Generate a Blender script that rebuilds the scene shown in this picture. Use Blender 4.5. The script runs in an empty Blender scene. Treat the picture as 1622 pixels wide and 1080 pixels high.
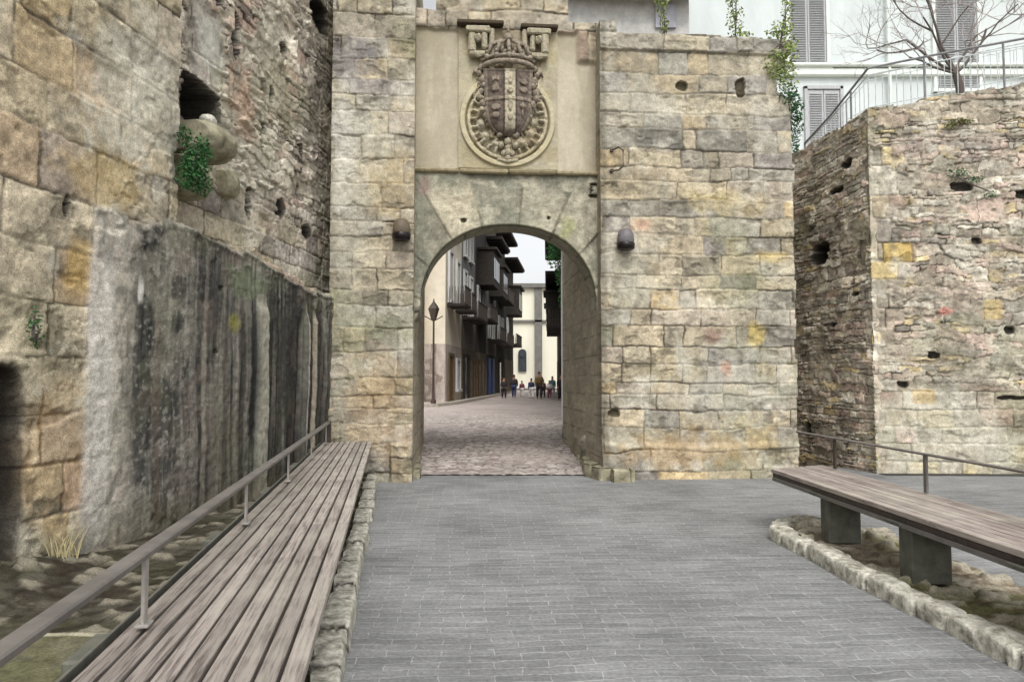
import bpy, math, random
import numpy as np
from mathutils import Vector, Matrix
rng=random.Random(7)
sc=bpy.context.scene
COL=sc.collection
R=math.radians
# ------------------------------------------------------------------ colour / noise
def lin(r,g,b,k=1.0):
    f=lambda v:(v/255/12.92 if v<=10.3 else ((v/255+.055)/1.055)**2.4)*k
    return (f(r),f(g),f(b))
_T=np.random.RandomState(3).rand(16,256,256).astype(np.float32)
def vn(x,y,seed=0):
    t=_T[seed%16]; x=x+seed*17.31; y=y+seed*9.77
    xi=np.floor(x).astype(int); yi=np.floor(y).astype(int)
    fx=x-xi; fy=y-yi; fx=fx*fx*(3-2*fx); fy=fy*fy*(3-2*fy)
    a=t[xi&255,yi&255]; b=t[(xi+1)&255,yi&255]; c=t[xi&255,(yi+1)&255]; d=t[(xi+1)&255,(yi+1)&255]
    return (a*(1-fx)+b*fx)*(1-fy)+(c*(1-fx)+d*fx)*fy
def fbm(x,y,seed=0,o=4):
    v=0;a=.5;n=0
    for i in range(o):
        v=v+a*vn(x,y,seed+i); n+=a; x=x*2.03; y=y*2.03; a*=.5
    return v/n
def ss(a,b,x):
    t=np.clip((x-a)/(b-a),0,1); return t*t*(3-2*t)
def h1(i,seed=0):
    i=np.asarray(i).astype(np.int64)
    v=np.sin(i*12.9898+seed*78.233+1.7)*43758.5453
    return v-np.floor(v)
def mixc(c,k,col):
    k=np.clip(k,0,1)[...,None]; return c*(1-k)+np.array(col)*k
def palette(ids,pal,seed):
    pal=np.array(pal); w=h1(ids,seed); j=np.minimum((w*len(pal)).astype(int),len(pal)-1)
    return pal[j]*(.87+.26*h1(ids,seed+5))[...,None]
def ashlar(S,Z,edges,lmin,lmax,seed,warp=.02):
    """coursed squared masonry -> block id, distance to nearest joint"""
    r=random.Random(seed)
    s=S+warp*(fbm(S*1.7,Z*1.7,seed)-.5)*2; z=Z+warp*1.3*(fbm(S*1.1,Z*2,seed+3)-.5)*2
    s=s+.012*(fbm(S*14,Z*14,seed+7,2)-.5)*2; z=z+.012*(fbm(S*14,Z*14,seed+8,2)-.5)*2
    e=np.array(edges); ci=np.clip(np.searchsorted(e,z)-1,0,len(e)-2)
    dz=np.minimum(z-e[ci],e[ci+1]-z)
    ids=np.zeros(S.shape,int); ds=np.zeros(S.shape)
    lo,hi=S.min()-2,S.max()+2
    for k in range(len(e)-1):
        x=lo+r.random()*lmax; xs=[x]
        while x<hi:
            x+=r.uniform(lmin,lmax)*(.8 if r.random()<.3 else 1); xs.append(x)
        xs=np.array(xs); m=ci==k
        if not m.any(): continue
        bi=np.clip(np.searchsorted(xs,s[m])-1,0,len(xs)-2)
        ds[m]=np.minimum(s[m]-xs[bi],xs[bi+1]-s[m]); ids[m]=k*97+bi
    return ids,np.minimum(np.abs(dz),np.abs(ds))
def rubble(S,Z,a,b,seed,jx=.85,jz=.55):
    """irregular flat stones: anisotropic cells -> id, distance to joint (m)"""
    s=(S+.05*(fbm(S*2,Z*2,seed)-.5)*2)/a; z=(Z+.07*(fbm(S*1.3,Z*2.2,seed+2)-.5)*2)/b
    s=s+.12*(fbm(S*16,Z*16,seed+5,2)-.5); z=z+.2*(fbm(S*16,Z*16,seed+6,2)-.5)
    zi=np.floor(z).astype(int); F1=np.full(S.shape,9.);F2=F1.copy(); I=np.zeros(S.shape,int)
    for dz in (-1,0,1):
        row=zi+dz; sh=s+h1(row,seed+1)*1.0; si=np.floor(sh).astype(int)
        for dx in (-1,0,1):
            cx=si+dx; idd=cx*131+row*7919
            px=cx+.5+(h1(idd,seed+2)-.5)*jx; pz=row+.5+(h1(idd,seed+3)-.5)*jz
            d=np.abs(sh-px)**4.5+np.abs(z-pz)**4.5; d=d**(1/4.5)
            n=d<F1; F2=np.where(n,F1,np.minimum(F2,d)); I=np.where(n,idd,I); F1=np.where(n,d,F1)
    return I,(F2-F1)*min(a,b)*.6
# ------------------------------------------------------------------ object helpers
def tag(o,label=None,cat=None,group=None,kind=None):
    if label:o['label']=label
    if cat:o['category']=cat
    if group:o['group']=group
    if kind:o['kind']=kind
    return o
def empty(name,loc,label=None,cat=None,group=None,rz=0):
    o=bpy.data.objects.new(name,None); COL.objects.link(o); o.location=loc; o.rotation_euler[2]=rz
    o.empty_display_size=.2
    return tag(o,label,cat,group)
def link(name,me,mat,parent=None,loc=None):
    o=bpy.data.objects.new(name,me); COL.objects.link(o)
    if mat: me.materials.append(mat)
    if parent: o.parent=parent
    if loc is not None: o.location=loc
    return o
def np_mesh(name,V,F,C=None,smooth=True):
    me=bpy.data.meshes.new(name); V=np.asarray(V,np.float32); F=np.asarray(F,np.int32)
    me.vertices.add(len(V)); me.vertices.foreach_set('co',V.ravel())
    me.loops.add(F.size); me.loops.foreach_set('vertex_index',F.ravel())
    n=F.shape[1]; me.polygons.add(len(F)); me.polygons.foreach_set('loop_start',np.arange(0,F.size,n,dtype=np.int32))
    me.update(calc_edges=True)
    me.polygons.foreach_set('use_smooth',np.full(len(F),smooth))
    if C is not None:
        a=me.color_attributes.new('Col','FLOAT_COLOR','POINT')
        a.data.foreach_set('color',np.concatenate([C,np.ones((len(C),1))],1).astype(np.float32).ravel())
    me.validate(); return me
def sheet(name,P0,d,S,Z,H,C,mat,mask=None,back=.5,parent=None,out=1,origin=None,backtop=None):
    """grid surface in the vertical plane P0+d*s, pushed out by H towards the viewer; open borders get side faces of depth `back`"""
    L=math.hypot(*d); dx,dy=d[0]/L,d[1]/L; nx,ny=(dy*out,-dx*out)
    X=P0[0]+dx*S+nx*H; Y=P0[1]+dy*S+ny*H
    V=np.stack([X,Y,Z],-1).reshape(-1,3); C=C.reshape(-1,3)
    m,n=S.shape; idx=np.arange(m*n).reshape(m,n)
    q=np.stack([idx[:-1,:-1],idx[1:,:-1],idx[1:,1:],idx[:-1,1:]],-1)
    if out<0: q=q[...,::-1]
    if mask is None: keep=np.ones((m-1,n-1),bool)
    else: keep=mask[:-1,:-1]&mask[1:,:-1]&mask[:-1,1:]&mask[1:,1:]
    F=q[keep]
    if back:
        k=np.pad(keep,1); E=[]
        a=k[1:-1,1:-1]
        for (e0,e1,sh) in ((0,1,(slice(1,-1),slice(0,-2))),(1,2,(slice(2,None),slice(1,-1))),(2,3,(slice(1,-1),slice(2,None))),(3,0,(slice(0,-2),slice(1,-1)))):
            b=a&~k[sh]; qq=np.stack([idx[:-1,:-1],idx[1:,:-1],idx[1:,1:],idx[:-1,1:]],-1)[b]
            E.append(qq[:,[e0,e1]])
        E=np.concatenate(E); u,inv=np.unique(E,return_inverse=True); inv=inv.reshape(E.shape)
        # duplicate front ring too so that shading stays crisp
        f0=V[u]; base=len(V)
        bk=f0.copy(); 
        bk[:,0]=P0[0]+dx*S.ravel()[u]-nx*back; bk[:,1]=P0[1]+dy*S.ravel()[u]-ny*back
        nr=int(min(16,max(5,back/.06))); rings=[f0+(bk-f0)*(j/nr) for j in range(nr+1)]
        CL=[]; cm=np.median(C,axis=0)
        for j,rg in enumerate(rings):
            q=j/nr*back; zz=rg[:,2]; hh=rg[:,0]+rg[:,1]; cz=np.floor(zz/.33)
            v=.62+.75*fbm(q*5+hh*3,zz*5,5,5)+.35*(fbm(q*22+hh*3,zz*22,7,3)-.5)+.14*(h1(cz*13+np.floor(q*1.6+.5*(cz%2)),3)-.5)
            fr=zz/.33-cz; v=v*(1-.45*((fr<.07)&(fbm(q*3+hh*0,zz*3,9,2)>.45)))
            k=min(1,j/2); CL.append(C[u]*(1-k)+cm[None]*v[:,None]*k)
        V=np.concatenate([V]+rings); C=np.concatenate([C]+CL)
        nu=len(u); EF=[]
        for j in range(nr):
            EF.append(np.stack([inv[:,0]+base+j*nu,inv[:,0]+base+(j+1)*nu,inv[:,1]+base+(j+1)*nu,inv[:,1]+base+j*nu],-1))
        EF=np.concatenate(EF); 
        if out<0: EF=EF[:,::-1]
        F=np.concatenate([F,EF])
    if origin is not None: V=V-np.array(origin,np.float32)
    me=np_mesh(name,V,F,C)
    return link(name,me,mat,parent,origin)
class MB:
    def __init__(s): s.v=[];s.f=[]
    def add(s,V,F):
        b=len(s.v); s.v+= [tuple(v) for v in V]; s.f+=[tuple(i+b for i in f) for f in F]; return s
    def box(s,c,d,rz=0,tilt=None,jit=0):
        M=Matrix.Rotation(rz,3,'Z')
        if tilt is not None: M=M@tilt
        V=[]
        for x in (-.5,.5):
            for y in (-.5,.5):
                for z in (-.5,.5):
                    p=Vector((x*d[0]+rng.uniform(-jit,jit),y*d[1]+rng.uniform(-jit,jit),z*d[2]+rng.uniform(-jit,jit)))
                    V.append(Vector(c)+M@p)
        return s.add(V,[(0,1,3,2),(4,6,7,5),(0,4,5,1),(2,3,7,6),(0,2,6,4),(1,5,7,3)])
    def bbox(s,c,d,b=.01,rz=0,jit=0):
        """box with chamfered edges"""
        M=Matrix.Rotation(rz,3,'Z'); V=[];F=[];hx,hy,hz=d[0]/2,d[1]/2,d[2]/2; idx={}
        for sx in (-1,1):
            for sy in (-1,1):
                for sz in (-1,1):
                    j=[rng.uniform(-jit,jit) for _ in range(3)]
                    for k,(ax,ay,az) in enumerate(((0,b,b),(b,0,b),(b,b,0))):
                        idx[(sx,sy,sz,k)]=len(V); V.append(Vector(c)+M@Vector((sx*(hx-ax)+j[0],sy*(hy-ay)+j[1],sz*(hz-az)+j[2])))
        g=lambda *a:idx[a]
        for t in (-1,1):
            F.append([g(t,-1,-1,0),g(t,1,-1,0),g(t,1,1,0),g(t,-1,1,0)][::t]); F.append([g(-1,t,-1,1),g(-1,t,1,1),g(1,t,1,1),g(1,t,-1,1)][::t]); F.append([g(-1,-1,t,2),g(1,-1,t,2),g(1,1,t,2),g(-1,1,t,2)][::t])
        for a in (-1,1):
            for e in (-1,1):
                F.append([g(a,e,-1,0),g(a,e,1,0),g(a,e,1,1),g(a,e,-1,1)]); F.append([g(a,-1,e,0),g(a,1,e,0),g(a,1,e,2),g(a,-1,e,2)]); F.append([g(-1,a,e,1),g(1,a,e,1),g(1,a,e,2),g(-1,a,e,2)])
                for c3 in (-1,1): F.append([g(a,e,c3,0),g(a,e,c3,1),g(a,e,c3,2)])
        return s.add(V,F)
    def tube(s,pts,r,n=8,cap=True):
        pts=[Vector(p) for p in pts]; rs=r if isinstance(r,(list,tuple)) else [r]*len(pts)
        V=[];F=[]; up=Vector((0,0,1))
        for i,p in enumerate(pts):
            t=(pts[min(i+1,len(pts)-1)]-pts[max(i-1,0)]).normalized()
            a=t.cross(up); 
            if a.length<.05: a=t.cross(Vector((1,0,0)))
            a.normalize(); b=t.cross(a)
            for k in range(n):
                an=2*math.pi*k/n; V.append(p+(a*math.cos(an)+b*math.sin(an))*rs[i])
        for i in range(len(pts)-1):
            for k in range(n): F.append((i*n+k,i*n+(k+1)%n,(i+1)*n+(k+1)%n,(i+1)*n+k))
        if cap: F.append(tuple(range(n))[::-1]); F.append(tuple(range((len(pts)-1)*n,len(pts)*n)))
        return s.add(V,F)
    def lathe(s,c,prof,n=16,axis='z',arc=2*math.pi):
        V=[];F=[];full=abs(arc-2*math.pi)<1e-6; m=n if full else n+1
        for (r,h) in prof:
            for k in range(m):
                a=arc*k/n; p=(r*math.cos(a),r*math.sin(a),h)
                if axis=='y': p=(p[0],-p[2],p[1])
                V.append((c[0]+p[0],c[1]+p[1],c[2]+p[2]))
        for i in range(len(prof)-1):
            for k in range(n if full else n): F.append((i*m+k,i*m+(k+1)%m,(i+1)*m+(k+1)%m,(i+1)*m+k))
        return s.add(V,F)
    def ball(s,c,r,n=10,sq=(1,1,1),noise=0,seed=1):
        V=[];F=[];m=n//2+1; rr=random.Random(seed)
        for i in range(m+1):
            t=math.pi*i/m
            for k in range(n):
                a=2*math.pi*k/n; q=1+noise*rr.uniform(-1,1)
                V.append((c[0]+r*sq[0]*q*math.sin(t)*math.cos(a),c[1]+r*sq[1]*q*math.sin(t)*math.sin(a),c[2]+r*sq[2]*q*math.cos(t)))
        for i in range(m):
            for k in range(n): F.append((i*n+k,(i+1)*n+k,(i+1)*n+(k+1)%n,i*n+(k+1)%n))
        return s.add(V,F)
    def leaf(s,p,size,rr):
        d=Vector((rr.gauss(0,1),rr.gauss(0,1),rr.gauss(0,.7))).normalized(); e=d.cross(Vector((rr.gauss(0,1),rr.gauss(0,1),rr.gauss(0,1)))).normalized()
        p=Vector(p); a=size; b=size*.5; n=d.cross(e)*size*.12
        return s.add([p-d*a*.5,p+e*b*.5+n,p+d*a*.5,p-e*b*.5+n],[(0,1,2),(0,2,3)])
    def build(s,name,mat,parent=None,loc=None,smooth=False,local=False):
        me=bpy.data.meshes.new(name)
        o=Vector(loc) if (loc is not None and not local) else Vector((0,0,0))
        if parent is not None and not local: o=Vector(parent_world(parent))
        me.from_pydata([Vector(v)-o for v in s.v],[],s.f); me.validate(); me.update()
        if smooth:
            me.polygons.foreach_set('use_smooth',[True]*len(me.polygons))
        return link(name,me,mat,parent,loc if parent is None else None)
def parent_world(p):
    v=Vector((0,0,0))
    while p is not None: v+=p.location; p=p.parent
    return v
def kids(o): return [c for c in bpy.data.objects if c.parent==o]
def copy_tree(o,parent=None):
    c=o.copy(); COL.objects.link(c); c.parent=parent
    for k in kids(o): copy_tree(k,c)
    return c
# ------------------------------------------------------------------ materials
def newmat(name):
    m=bpy.data.materials.new(name); m.use_nodes=True; nt=m.node_tree
    return m,nt,nt.nodes['Principled BSDF']
def nd(nt,t,**kw):
    n=nt.nodes.new(t)
    for k,v in kw.items():
        if k in n.inputs: n.inputs[k].default_value=v
        else: setattr(n,k,v)
    return n
def stone_attr(name,bump=.35,fine=70,var=.22,rough=.92):
    m,nt,p=newmat(name); L=nt.links.new
    a=nd(nt,'ShaderNodeAttribute',attribute_name='Col'); tc=nd(nt,'ShaderNodeTexCoord')
    n1=nd(nt,'ShaderNodeTexNoise',Scale=fine,Detail=5,Roughness=.7); L(tc.outputs['Object'],n1.inputs['Vector'])
    n2=nd(nt,'ShaderNodeTexNoise',Scale=11,Detail=6,Roughness=.65); L(tc.outputs['Object'],n2.inputs['Vector'])
    mr=nd(nt,'ShaderNodeMapRange'); mr.inputs['From Min'].default_value=.3; mr.inputs['From Max'].default_value=.7; mr.inputs['To Min'].default_value=1-var*1.5; mr.inputs['To Max'].default_value=1+var*1.5
    L(n1.outputs['Fac'],mr.inputs['Value'])
    mr2=nd(nt,'ShaderNodeMapRange'); mr2.inputs['From Min'].default_value=.3; mr2.inputs['From Max'].default_value=.7; mr2.inputs['To Min'].default_value=1-var*.9; mr2.inputs['To Max'].default_value=1+var*.9
    L(n2.outputs['Fac'],mr2.inputs['Value'])
    mm=nd(nt,'ShaderNodeMath',operation='MULTIPLY'); L(mr.outputs[0],mm.inputs[0]); L(mr2.outputs[0],mm.inputs[1])
    mx=nd(nt,'ShaderNodeVectorMath',operation='SCALE'); L(a.outputs['Color'],mx.inputs[0]); L(mm.outputs[0],mx.inputs['Scale'])
    L(mx.outputs[0],p.inputs['Base Color']); p.inputs['Roughness'].default_value=rough; p.inputs['Specular IOR Level'].default_value=.2
    ad=nd(nt,'ShaderNodeMath',operation='ADD'); L(n1.outputs['Fac'],ad.inputs[0]); L(n2.outputs['Fac'],ad.inputs[1])
    b=nd(nt,'ShaderNodeBump',Strength=bump,Distance=.02); L(ad.outputs[0],b.inputs['Height']); L(b.outputs[0],p.inputs['Normal'])
    return m
def plain(name,col,scale=8,var=.25,bump=.15,rough=.85,col2=None,stretch=None,metal=0,dist=.01,detail=6):
    m,nt,p=newmat(name); L=nt.links.new
    tc=nd(nt,'ShaderNodeTexCoord'); mp=nd(nt,'ShaderNodeMapping'); L(tc.outputs['Object'],mp.inputs['Vector'])
    if stretch: mp.inputs['Scale'].default_value=stretch
    n=nd(nt,'ShaderNodeTexNoise',Scale=scale,Detail=detail,Roughness=.65); L(mp.outputs[0],n.inputs['Vector'])
    r=nd(nt,'ShaderNodeValToRGB'); L(n.outputs['Fac'],r.inputs['Fac'])
    c2=col2 or tuple(c*(1+var) for c in col); c1=tuple(c*(1-var) for c in col)
    e=r.color_ramp.elements; e[0].position=.32;e[0].color=(*c1,1);e[1].position=.68;e[1].color=(*c2,1)
    L(r.outputs[0],p.inputs['Base Color']); p.inputs['Roughness'].default_value=rough; p.inputs['Metallic'].default_value=metal
    p.inputs['Specular IOR Level'].default_value=.3
    if bump:
        b=nd(nt,'ShaderNodeBump',Strength=bump,Distance=dist); L(n.outputs['Fac'],b.inputs['Height']); L(b.outputs[0],p.inputs['Normal'])
    return m
STONE=stone_attr('weathered_stone',bump=.5,fine=80,var=.30)
STONE_S=stone_attr('smooth_stone',bump=.2,var=.1)
def leafmat(name,c,c2):
    m,nt,p=newmat(name); L=nt.links.new
    g=nd(nt,'ShaderNodeNewGeometry'); r=nd(nt,'ShaderNodeValToRGB'); L(g.outputs['Random Per Island'],r.inputs['Fac'])
    e=r.color_ramp.elements; e[0].color=(*c,1); e[1].color=(*c2,1); L(r.outputs[0],p.inputs['Base Color']); p.inputs['Roughness'].default_value=.6
    p.inputs['Specular IOR Level'].default_value=.3
    return m
def wood_mat(name,c,c2,c3,ang):
    """weathered boards: grain runs along the board (direction ang in plan), tone changes per board"""
    m,nt,p=newmat(name); L=nt.links.new
    tc=nd(nt,'ShaderNodeTexCoord'); mp=nd(nt,'ShaderNodeMapping'); L(tc.outputs['Object'],mp.inputs['Vector'])
    mp.inputs['Rotation'].default_value=(0,0,-ang); mp2=nd(nt,'ShaderNodeMapping'); L(mp.outputs[0],mp2.inputs['Vector']); mp2.inputs['Scale'].default_value=(3.0,75,75)
    n=nd(nt,'ShaderNodeTexNoise',Scale=1,Detail=5,Roughness=.7); L(mp2.outputs[0],n.inputs['Vector'])
    n2=nd(nt,'ShaderNodeTexNoise',Scale=2.3,Detail=5,Roughness=.6); L(tc.outputs['Object'],n2.inputs['Vector'])
    g=nd(nt,'ShaderNodeNewGeometry')
    r=nd(nt,'ShaderNodeValToRGB'); L(n.outputs['Fac'],r.inputs['Fac']); e=r.color_ramp.elements; e[0].position=.36; e[0].color=(*c,1); e[1].position=.56; e[1].color=(*c2,1)
    mx=nd(nt,'ShaderNodeMix',data_type='RGBA'); L(r.outputs[0],mx.inputs['A']); mx.inputs['B'].default_value=(*c3,1)
    r2=nd(nt,'ShaderNodeMapRange'); L(n2.outputs['Fac'],r2.inputs['Value']); r2.inputs['From Min'].default_value=.4; r2.inputs['From Max'].default_value=.7; r2.inputs['To Max'].default_value=.75
    L(r2.outputs[0],mx.inputs['Factor'])
    r3=nd(nt,'ShaderNodeMapRange'); L(g.outputs['Random Per Island'],r3.inputs['Value']); r3.inputs['To Min'].default_value=.78; r3.inputs['To Max'].default_value=1.15
    sc_=nd(nt,'ShaderNodeVectorMath',operation='SCALE'); L(mx.outputs['Result'],sc_.inputs[0]); L(r3.outputs[0],sc_.inputs['Scale'])
    L(sc_.outputs[0],p.inputs['Base Color']); p.inputs['Roughness'].default_value=.75; p.inputs['Specular IOR Level'].default_value=.25
    b=nd(nt,'ShaderNodeBump',Strength=.5,Distance=.004); L(n.outputs['Fac'],b.inputs['Height']); L(b.outputs[0],p.inputs['Normal'])
    return m
def paving_mat(name,row,length,c1,c2,joint,mortar=.012,rot=0,squash=1,bump=.5,stain=(.5,.9),offs=.5,warp=.03):
    m,nt,p=newmat(name); L=nt.links.new
    tc=nd(nt,'ShaderNodeTexCoord'); w=nd(nt,'ShaderNodeTexNoise',Scale=1.3,Detail=3); L(tc.outputs['Object'],w.inputs['Vector'])
    w2=nd(nt,'ShaderNodeTexNoise',Scale=14,Detail=2); L(tc.outputs['Object'],w2.inputs['Vector'])
    s0=nd(nt,'ShaderNodeVectorMath',operation='SUBTRACT'); L(w.outputs['Color'],s0.inputs[0]); s0.inputs[1].default_value=(.5,.5,.5)
    s1=nd(nt,'ShaderNodeVectorMath',operation='SCALE'); L(s0.outputs[0],s1.inputs[0]); s1.inputs['Scale'].default_value=warp*6
    s2=nd(nt,'ShaderNodeVectorMath',operation='SUBTRACT'); L(w2.outputs['Color'],s2.inputs[0]); s2.inputs[1].default_value=(.5,.5,.5)
    s3=nd(nt,'ShaderNodeVectorMath',operation='SCALE'); L(s2.outputs[0],s3.inputs[0]); s3.inputs['Scale'].default_value=warp
    a1=nd(nt,'ShaderNodeVectorMath',operation='ADD'); L(tc.outputs['Object'],a1.inputs[0]); L(s1.outputs[0],a1.inputs[1])
    a2=nd(nt,'ShaderNodeVectorMath',operation='ADD'); L(a1.outputs[0],a2.inputs[0]); L(s3.outputs[0],a2.inputs[1])
    mp=nd(nt,'ShaderNodeMapping'); mp.inputs['Rotation'].default_value=(0,0,rot); L(a2.outputs[0],mp.inputs['Vector'])
    br=nd(nt,'ShaderNodeTexBrick',Scale=1); L(mp.outputs[0],br.inputs['Vector']); br.offset=offs
    br.inputs['Brick Width'].default_value=length; br.inputs['Row Height'].default_value=row; br.inputs['Mortar Size'].default_value=mortar; br.inputs['Mortar Smooth'].default_value=.6
    br.inputs['Color1'].default_value=(*c1,1); br.inputs['Color2'].default_value=(*c2,1); br.inputs['Mortar'].default_value=(*joint,1)
    n=nd(nt,'ShaderNodeTexNoise',Scale=.7,Detail=9,Roughness=.68); L(tc.outputs['Object'],n.inputs['Vector'])
    n3=nd(nt,'ShaderNodeTexNoise',Scale=35,Detail=5,Roughness=.7); L(tc.outputs['Object'],n3.inputs['Vector'])
    r=nd(nt,'ShaderNodeMapRange'); L(n.outputs['Fac'],r.inputs['Value']); r.inputs['From Min'].default_value=.3; r.inputs['From Max'].default_value=.7; r.inputs['To Min'].default_value=.66; r.inputs['To Max'].default_value=1.22
    r3=nd(nt,'ShaderNodeMapRange'); L(n3.outputs['Fac'],r3.inputs['Value']); r3.inputs['From Min'].default_value=.3; r3.inputs['From Max'].default_value=.7; r3.inputs['To Min'].default_value=.7; r3.inputs['To Max'].default_value=1.3
    mm=nd(nt,'ShaderNodeMath',operation='MULTIPLY'); L(r.outputs[0],mm.inputs[0]); L(r3.outputs[0],mm.inputs[1])
    mq=nd(nt,'ShaderNodeMapping'); mq.inputs['Scale'].default_value=(1.6,13,1); mq.inputs['Rotation'].default_value=(0,0,rot); L(tc.outputs['Object'],mq.inputs['Vector'])
    nq=nd(nt,'ShaderNodeTexNoise',Scale=1,Detail=6,Roughness=.75); L(mq.outputs[0],nq.inputs['Vector'])
    rq=nd(nt,'ShaderNodeMapRange'); L(nq.outputs['Fac'],rq.inputs['Value']); rq.inputs['From Min'].default_value=.35; rq.inputs['From Max'].default_value=.65; rq.inputs['To Min'].default_value=.78; rq.inputs['To Max'].default_value=1.22
    mm2=nd(nt,'ShaderNodeMath',operation='MULTIPLY'); L(mm.outputs[0],mm2.inputs[0]); L(rq.outputs[0],mm2.inputs[1]); mm=mm2
    x=nd(nt,'ShaderNodeVectorMath',operation='SCALE'); L(br.outputs['Color'],x.inputs[0]); L(mm.outputs[0],x.inputs['Scale']); L(x.outputs[0],p.inputs['Base Color'])
    p.inputs['Roughness'].default_value=.8; p.inputs['Specular IOR Level'].default_value=.3
    iv=nd(nt,'ShaderNodeMath',operation='MULTIPLY_ADD'); L(br.outputs['Fac'],iv.inputs[0]); iv.inputs[1].default_value=-.8; L(n3.outputs['Fac'],iv.inputs[2])
    b=nd(nt,'ShaderNodeBump',Strength=bump,Distance=.012); L(iv.outputs[0],b.inputs['Height']); L(b.outputs[0],p.inputs['Normal'])
    return m
# ------------------------------------------------------------------ palettes
G=1.17
def cc(r,g,b,k=1.0): return lin(r,g,b,G*k)
BEIGE=[cc(160,149,124),cc(154,144,122),cc(166,154,130),cc(150,142,124),cc(158,148,132),cc(168,158,136),cc(148,141,126)]
WARM=BEIGE+[cc(166,148,114),cc(162,144,118),cc(156,138,122),cc(150,138,124)]
GREY=[cc(140,136,126),cc(150,146,134),cc(128,124,114),cc(158,150,136),cc(136,130,124),cc(146,140,122)]
RUB=[cc(146,138,126),cc(156,148,136),cc(130,122,112),cc(168,160,148),cc(118,110,102),cc(184,178,166),cc(150,132,120),cc(140,134,122)]
RUBP=[cc(160,150,134),cc(172,162,146),cc(148,138,122),cc(182,176,162),cc(160,144,130),cc(176,160,122),cc(134,128,118),cc(168,150,138),cc(150,146,132)]
MORT=cc(148,140,124)
TH=R(4.5); F0=(-1.517,11.4); FD=(math.cos(TH),math.sin(TH)); FN=(-FD[1],FD[0])
def FP(s,k,z=0): return (F0[0]+FD[0]*s+FN[0]*k, F0[1]+FD[1]*s+FN[1]*k, z)
def grid(sa,za): return np.meshgrid(np.array(sa),np.array(za),indexing='ij')
def common(C,S,Z,seed,lich=.5,moss=.3,dirt=.4):
    g=C.mean(-1,keepdims=True); C=C*.86+g*.14; C=C*np.array([1.02,1.0,.965])
    dirt=dirt*.8
    C=C*(1+.9*(fbm(S*2.3,Z*3.1,seed+1,6)-.5)+.7*(fbm(S*9,Z*13,seed+5,5)-.5)+.45*(fbm(S*30,Z*34,seed+7,3)-.5))[...,None]
    C=mixc(C,ss(.56,.72,fbm(S*.9,Z*.7,seed,5))*lich,cc(182,178,162))
    C=mixc(C,ss(.58,.74,fbm(S*3.1,Z*3.1,seed+2,5))*lich*.8,cc(192,188,174))
    C=mixc(C,ss(.56,.75,fbm(S*1.2,Z*.8,seed+4,5))*dirt,cc(92,88,76))
    C=mixc(C,ss(.60,.76,fbm(S*6,Z*5,seed+9,4))*dirt*.9,cc(84,78,66))
    C=mixc(C,ss(.56,.74,fbm(S*.8,Z*1.1,seed+6,5))*moss,cc(118,122,86))
    C=mixc(C,ss(.62,.8,fbm(S*5,Z*1.2,seed+8,4))*dirt*.6,cc(96,92,82))
    return C
def ash_wall(S,Z,edges,l0,l1,seed,pal,depth=.02,jit=.03,joint=.012,mort=MORT,warp=.03,darkj=.5):
    I,d=ashlar(S,Z,edges,l0,l1,seed,warp)
    C=palette(I,pal,seed)
    C=C*(.9+.25*fbm(S*3+I*7.1,Z*3,seed+1,4))[...,None]
    jw=joint*(.15+1.4*fbm(S*4,Z*4,seed+11,3))
    j=1-ss(jw*.5,jw*1.6,d)
    C=mixc(C,j*.35,mort); C=mixc(C,j*ss(.42,.54,fbm(S*1.5,Z*2.5,seed+12,4))*darkj*1.7,cc(66,58,46))
    er=fbm(S*5,Z*5,seed+13,5)
    H=ss(0,.03,d)*depth*.7*(.3+1.3*fbm(S*1.3,Z*1.3,seed+19,3))+(h1(I,seed+3)-.5)*jit*.7+(er-.5)*.028+(fbm(S*22,Z*22,seed+14,3)-.5)*.010
    ch=ss(.60,.66,fbm(S*3.4,Z*5.5,seed+31,5)); H=H-ch*.014; C=C*(1-.34*ch)[...,None]
    cr=1-ss(.0,.02,np.abs(fbm(S*2.1,Z*2.6,seed+33,5)-.5)); H=H-cr*.010*ss(.5,.6,fbm(S,Z,seed+34,2)); C=C*(1-.28*cr*ss(.5,.6,fbm(S,Z,seed+34,2)))[...,None]
    ero=(h1(I,seed+20)>.86)*ss(.01,.08,d)*fbm(S*8,Z*8,seed+15,3)
    H=H-ero*.04; C=C*(1-.18*ero)[...,None]
    return I,d,H,C
def layered(S,Z,rh,l0,l1,seed):
    r=random.Random(seed); e=[-1.0]
    while e[-1]<10: e.append(e[-1]+rh*r.choice([.55,.8,1,1,1.3,1.7]))
    z=Z+rh*1.5*(fbm(S*1.1,Z*.8,seed+1,3)-.5)+rh*.75*(fbm(S*5,Z*5,seed+2,3)-.5)+rh*.35*(fbm(S*19,Z*19,seed+3,2)-.5)
    s=S+.10*(fbm(S*6,Z*8,seed+4,3)-.5)
    I,d=ashlar(s,z,e,l0,l1,seed,0.0); return I,d
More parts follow.
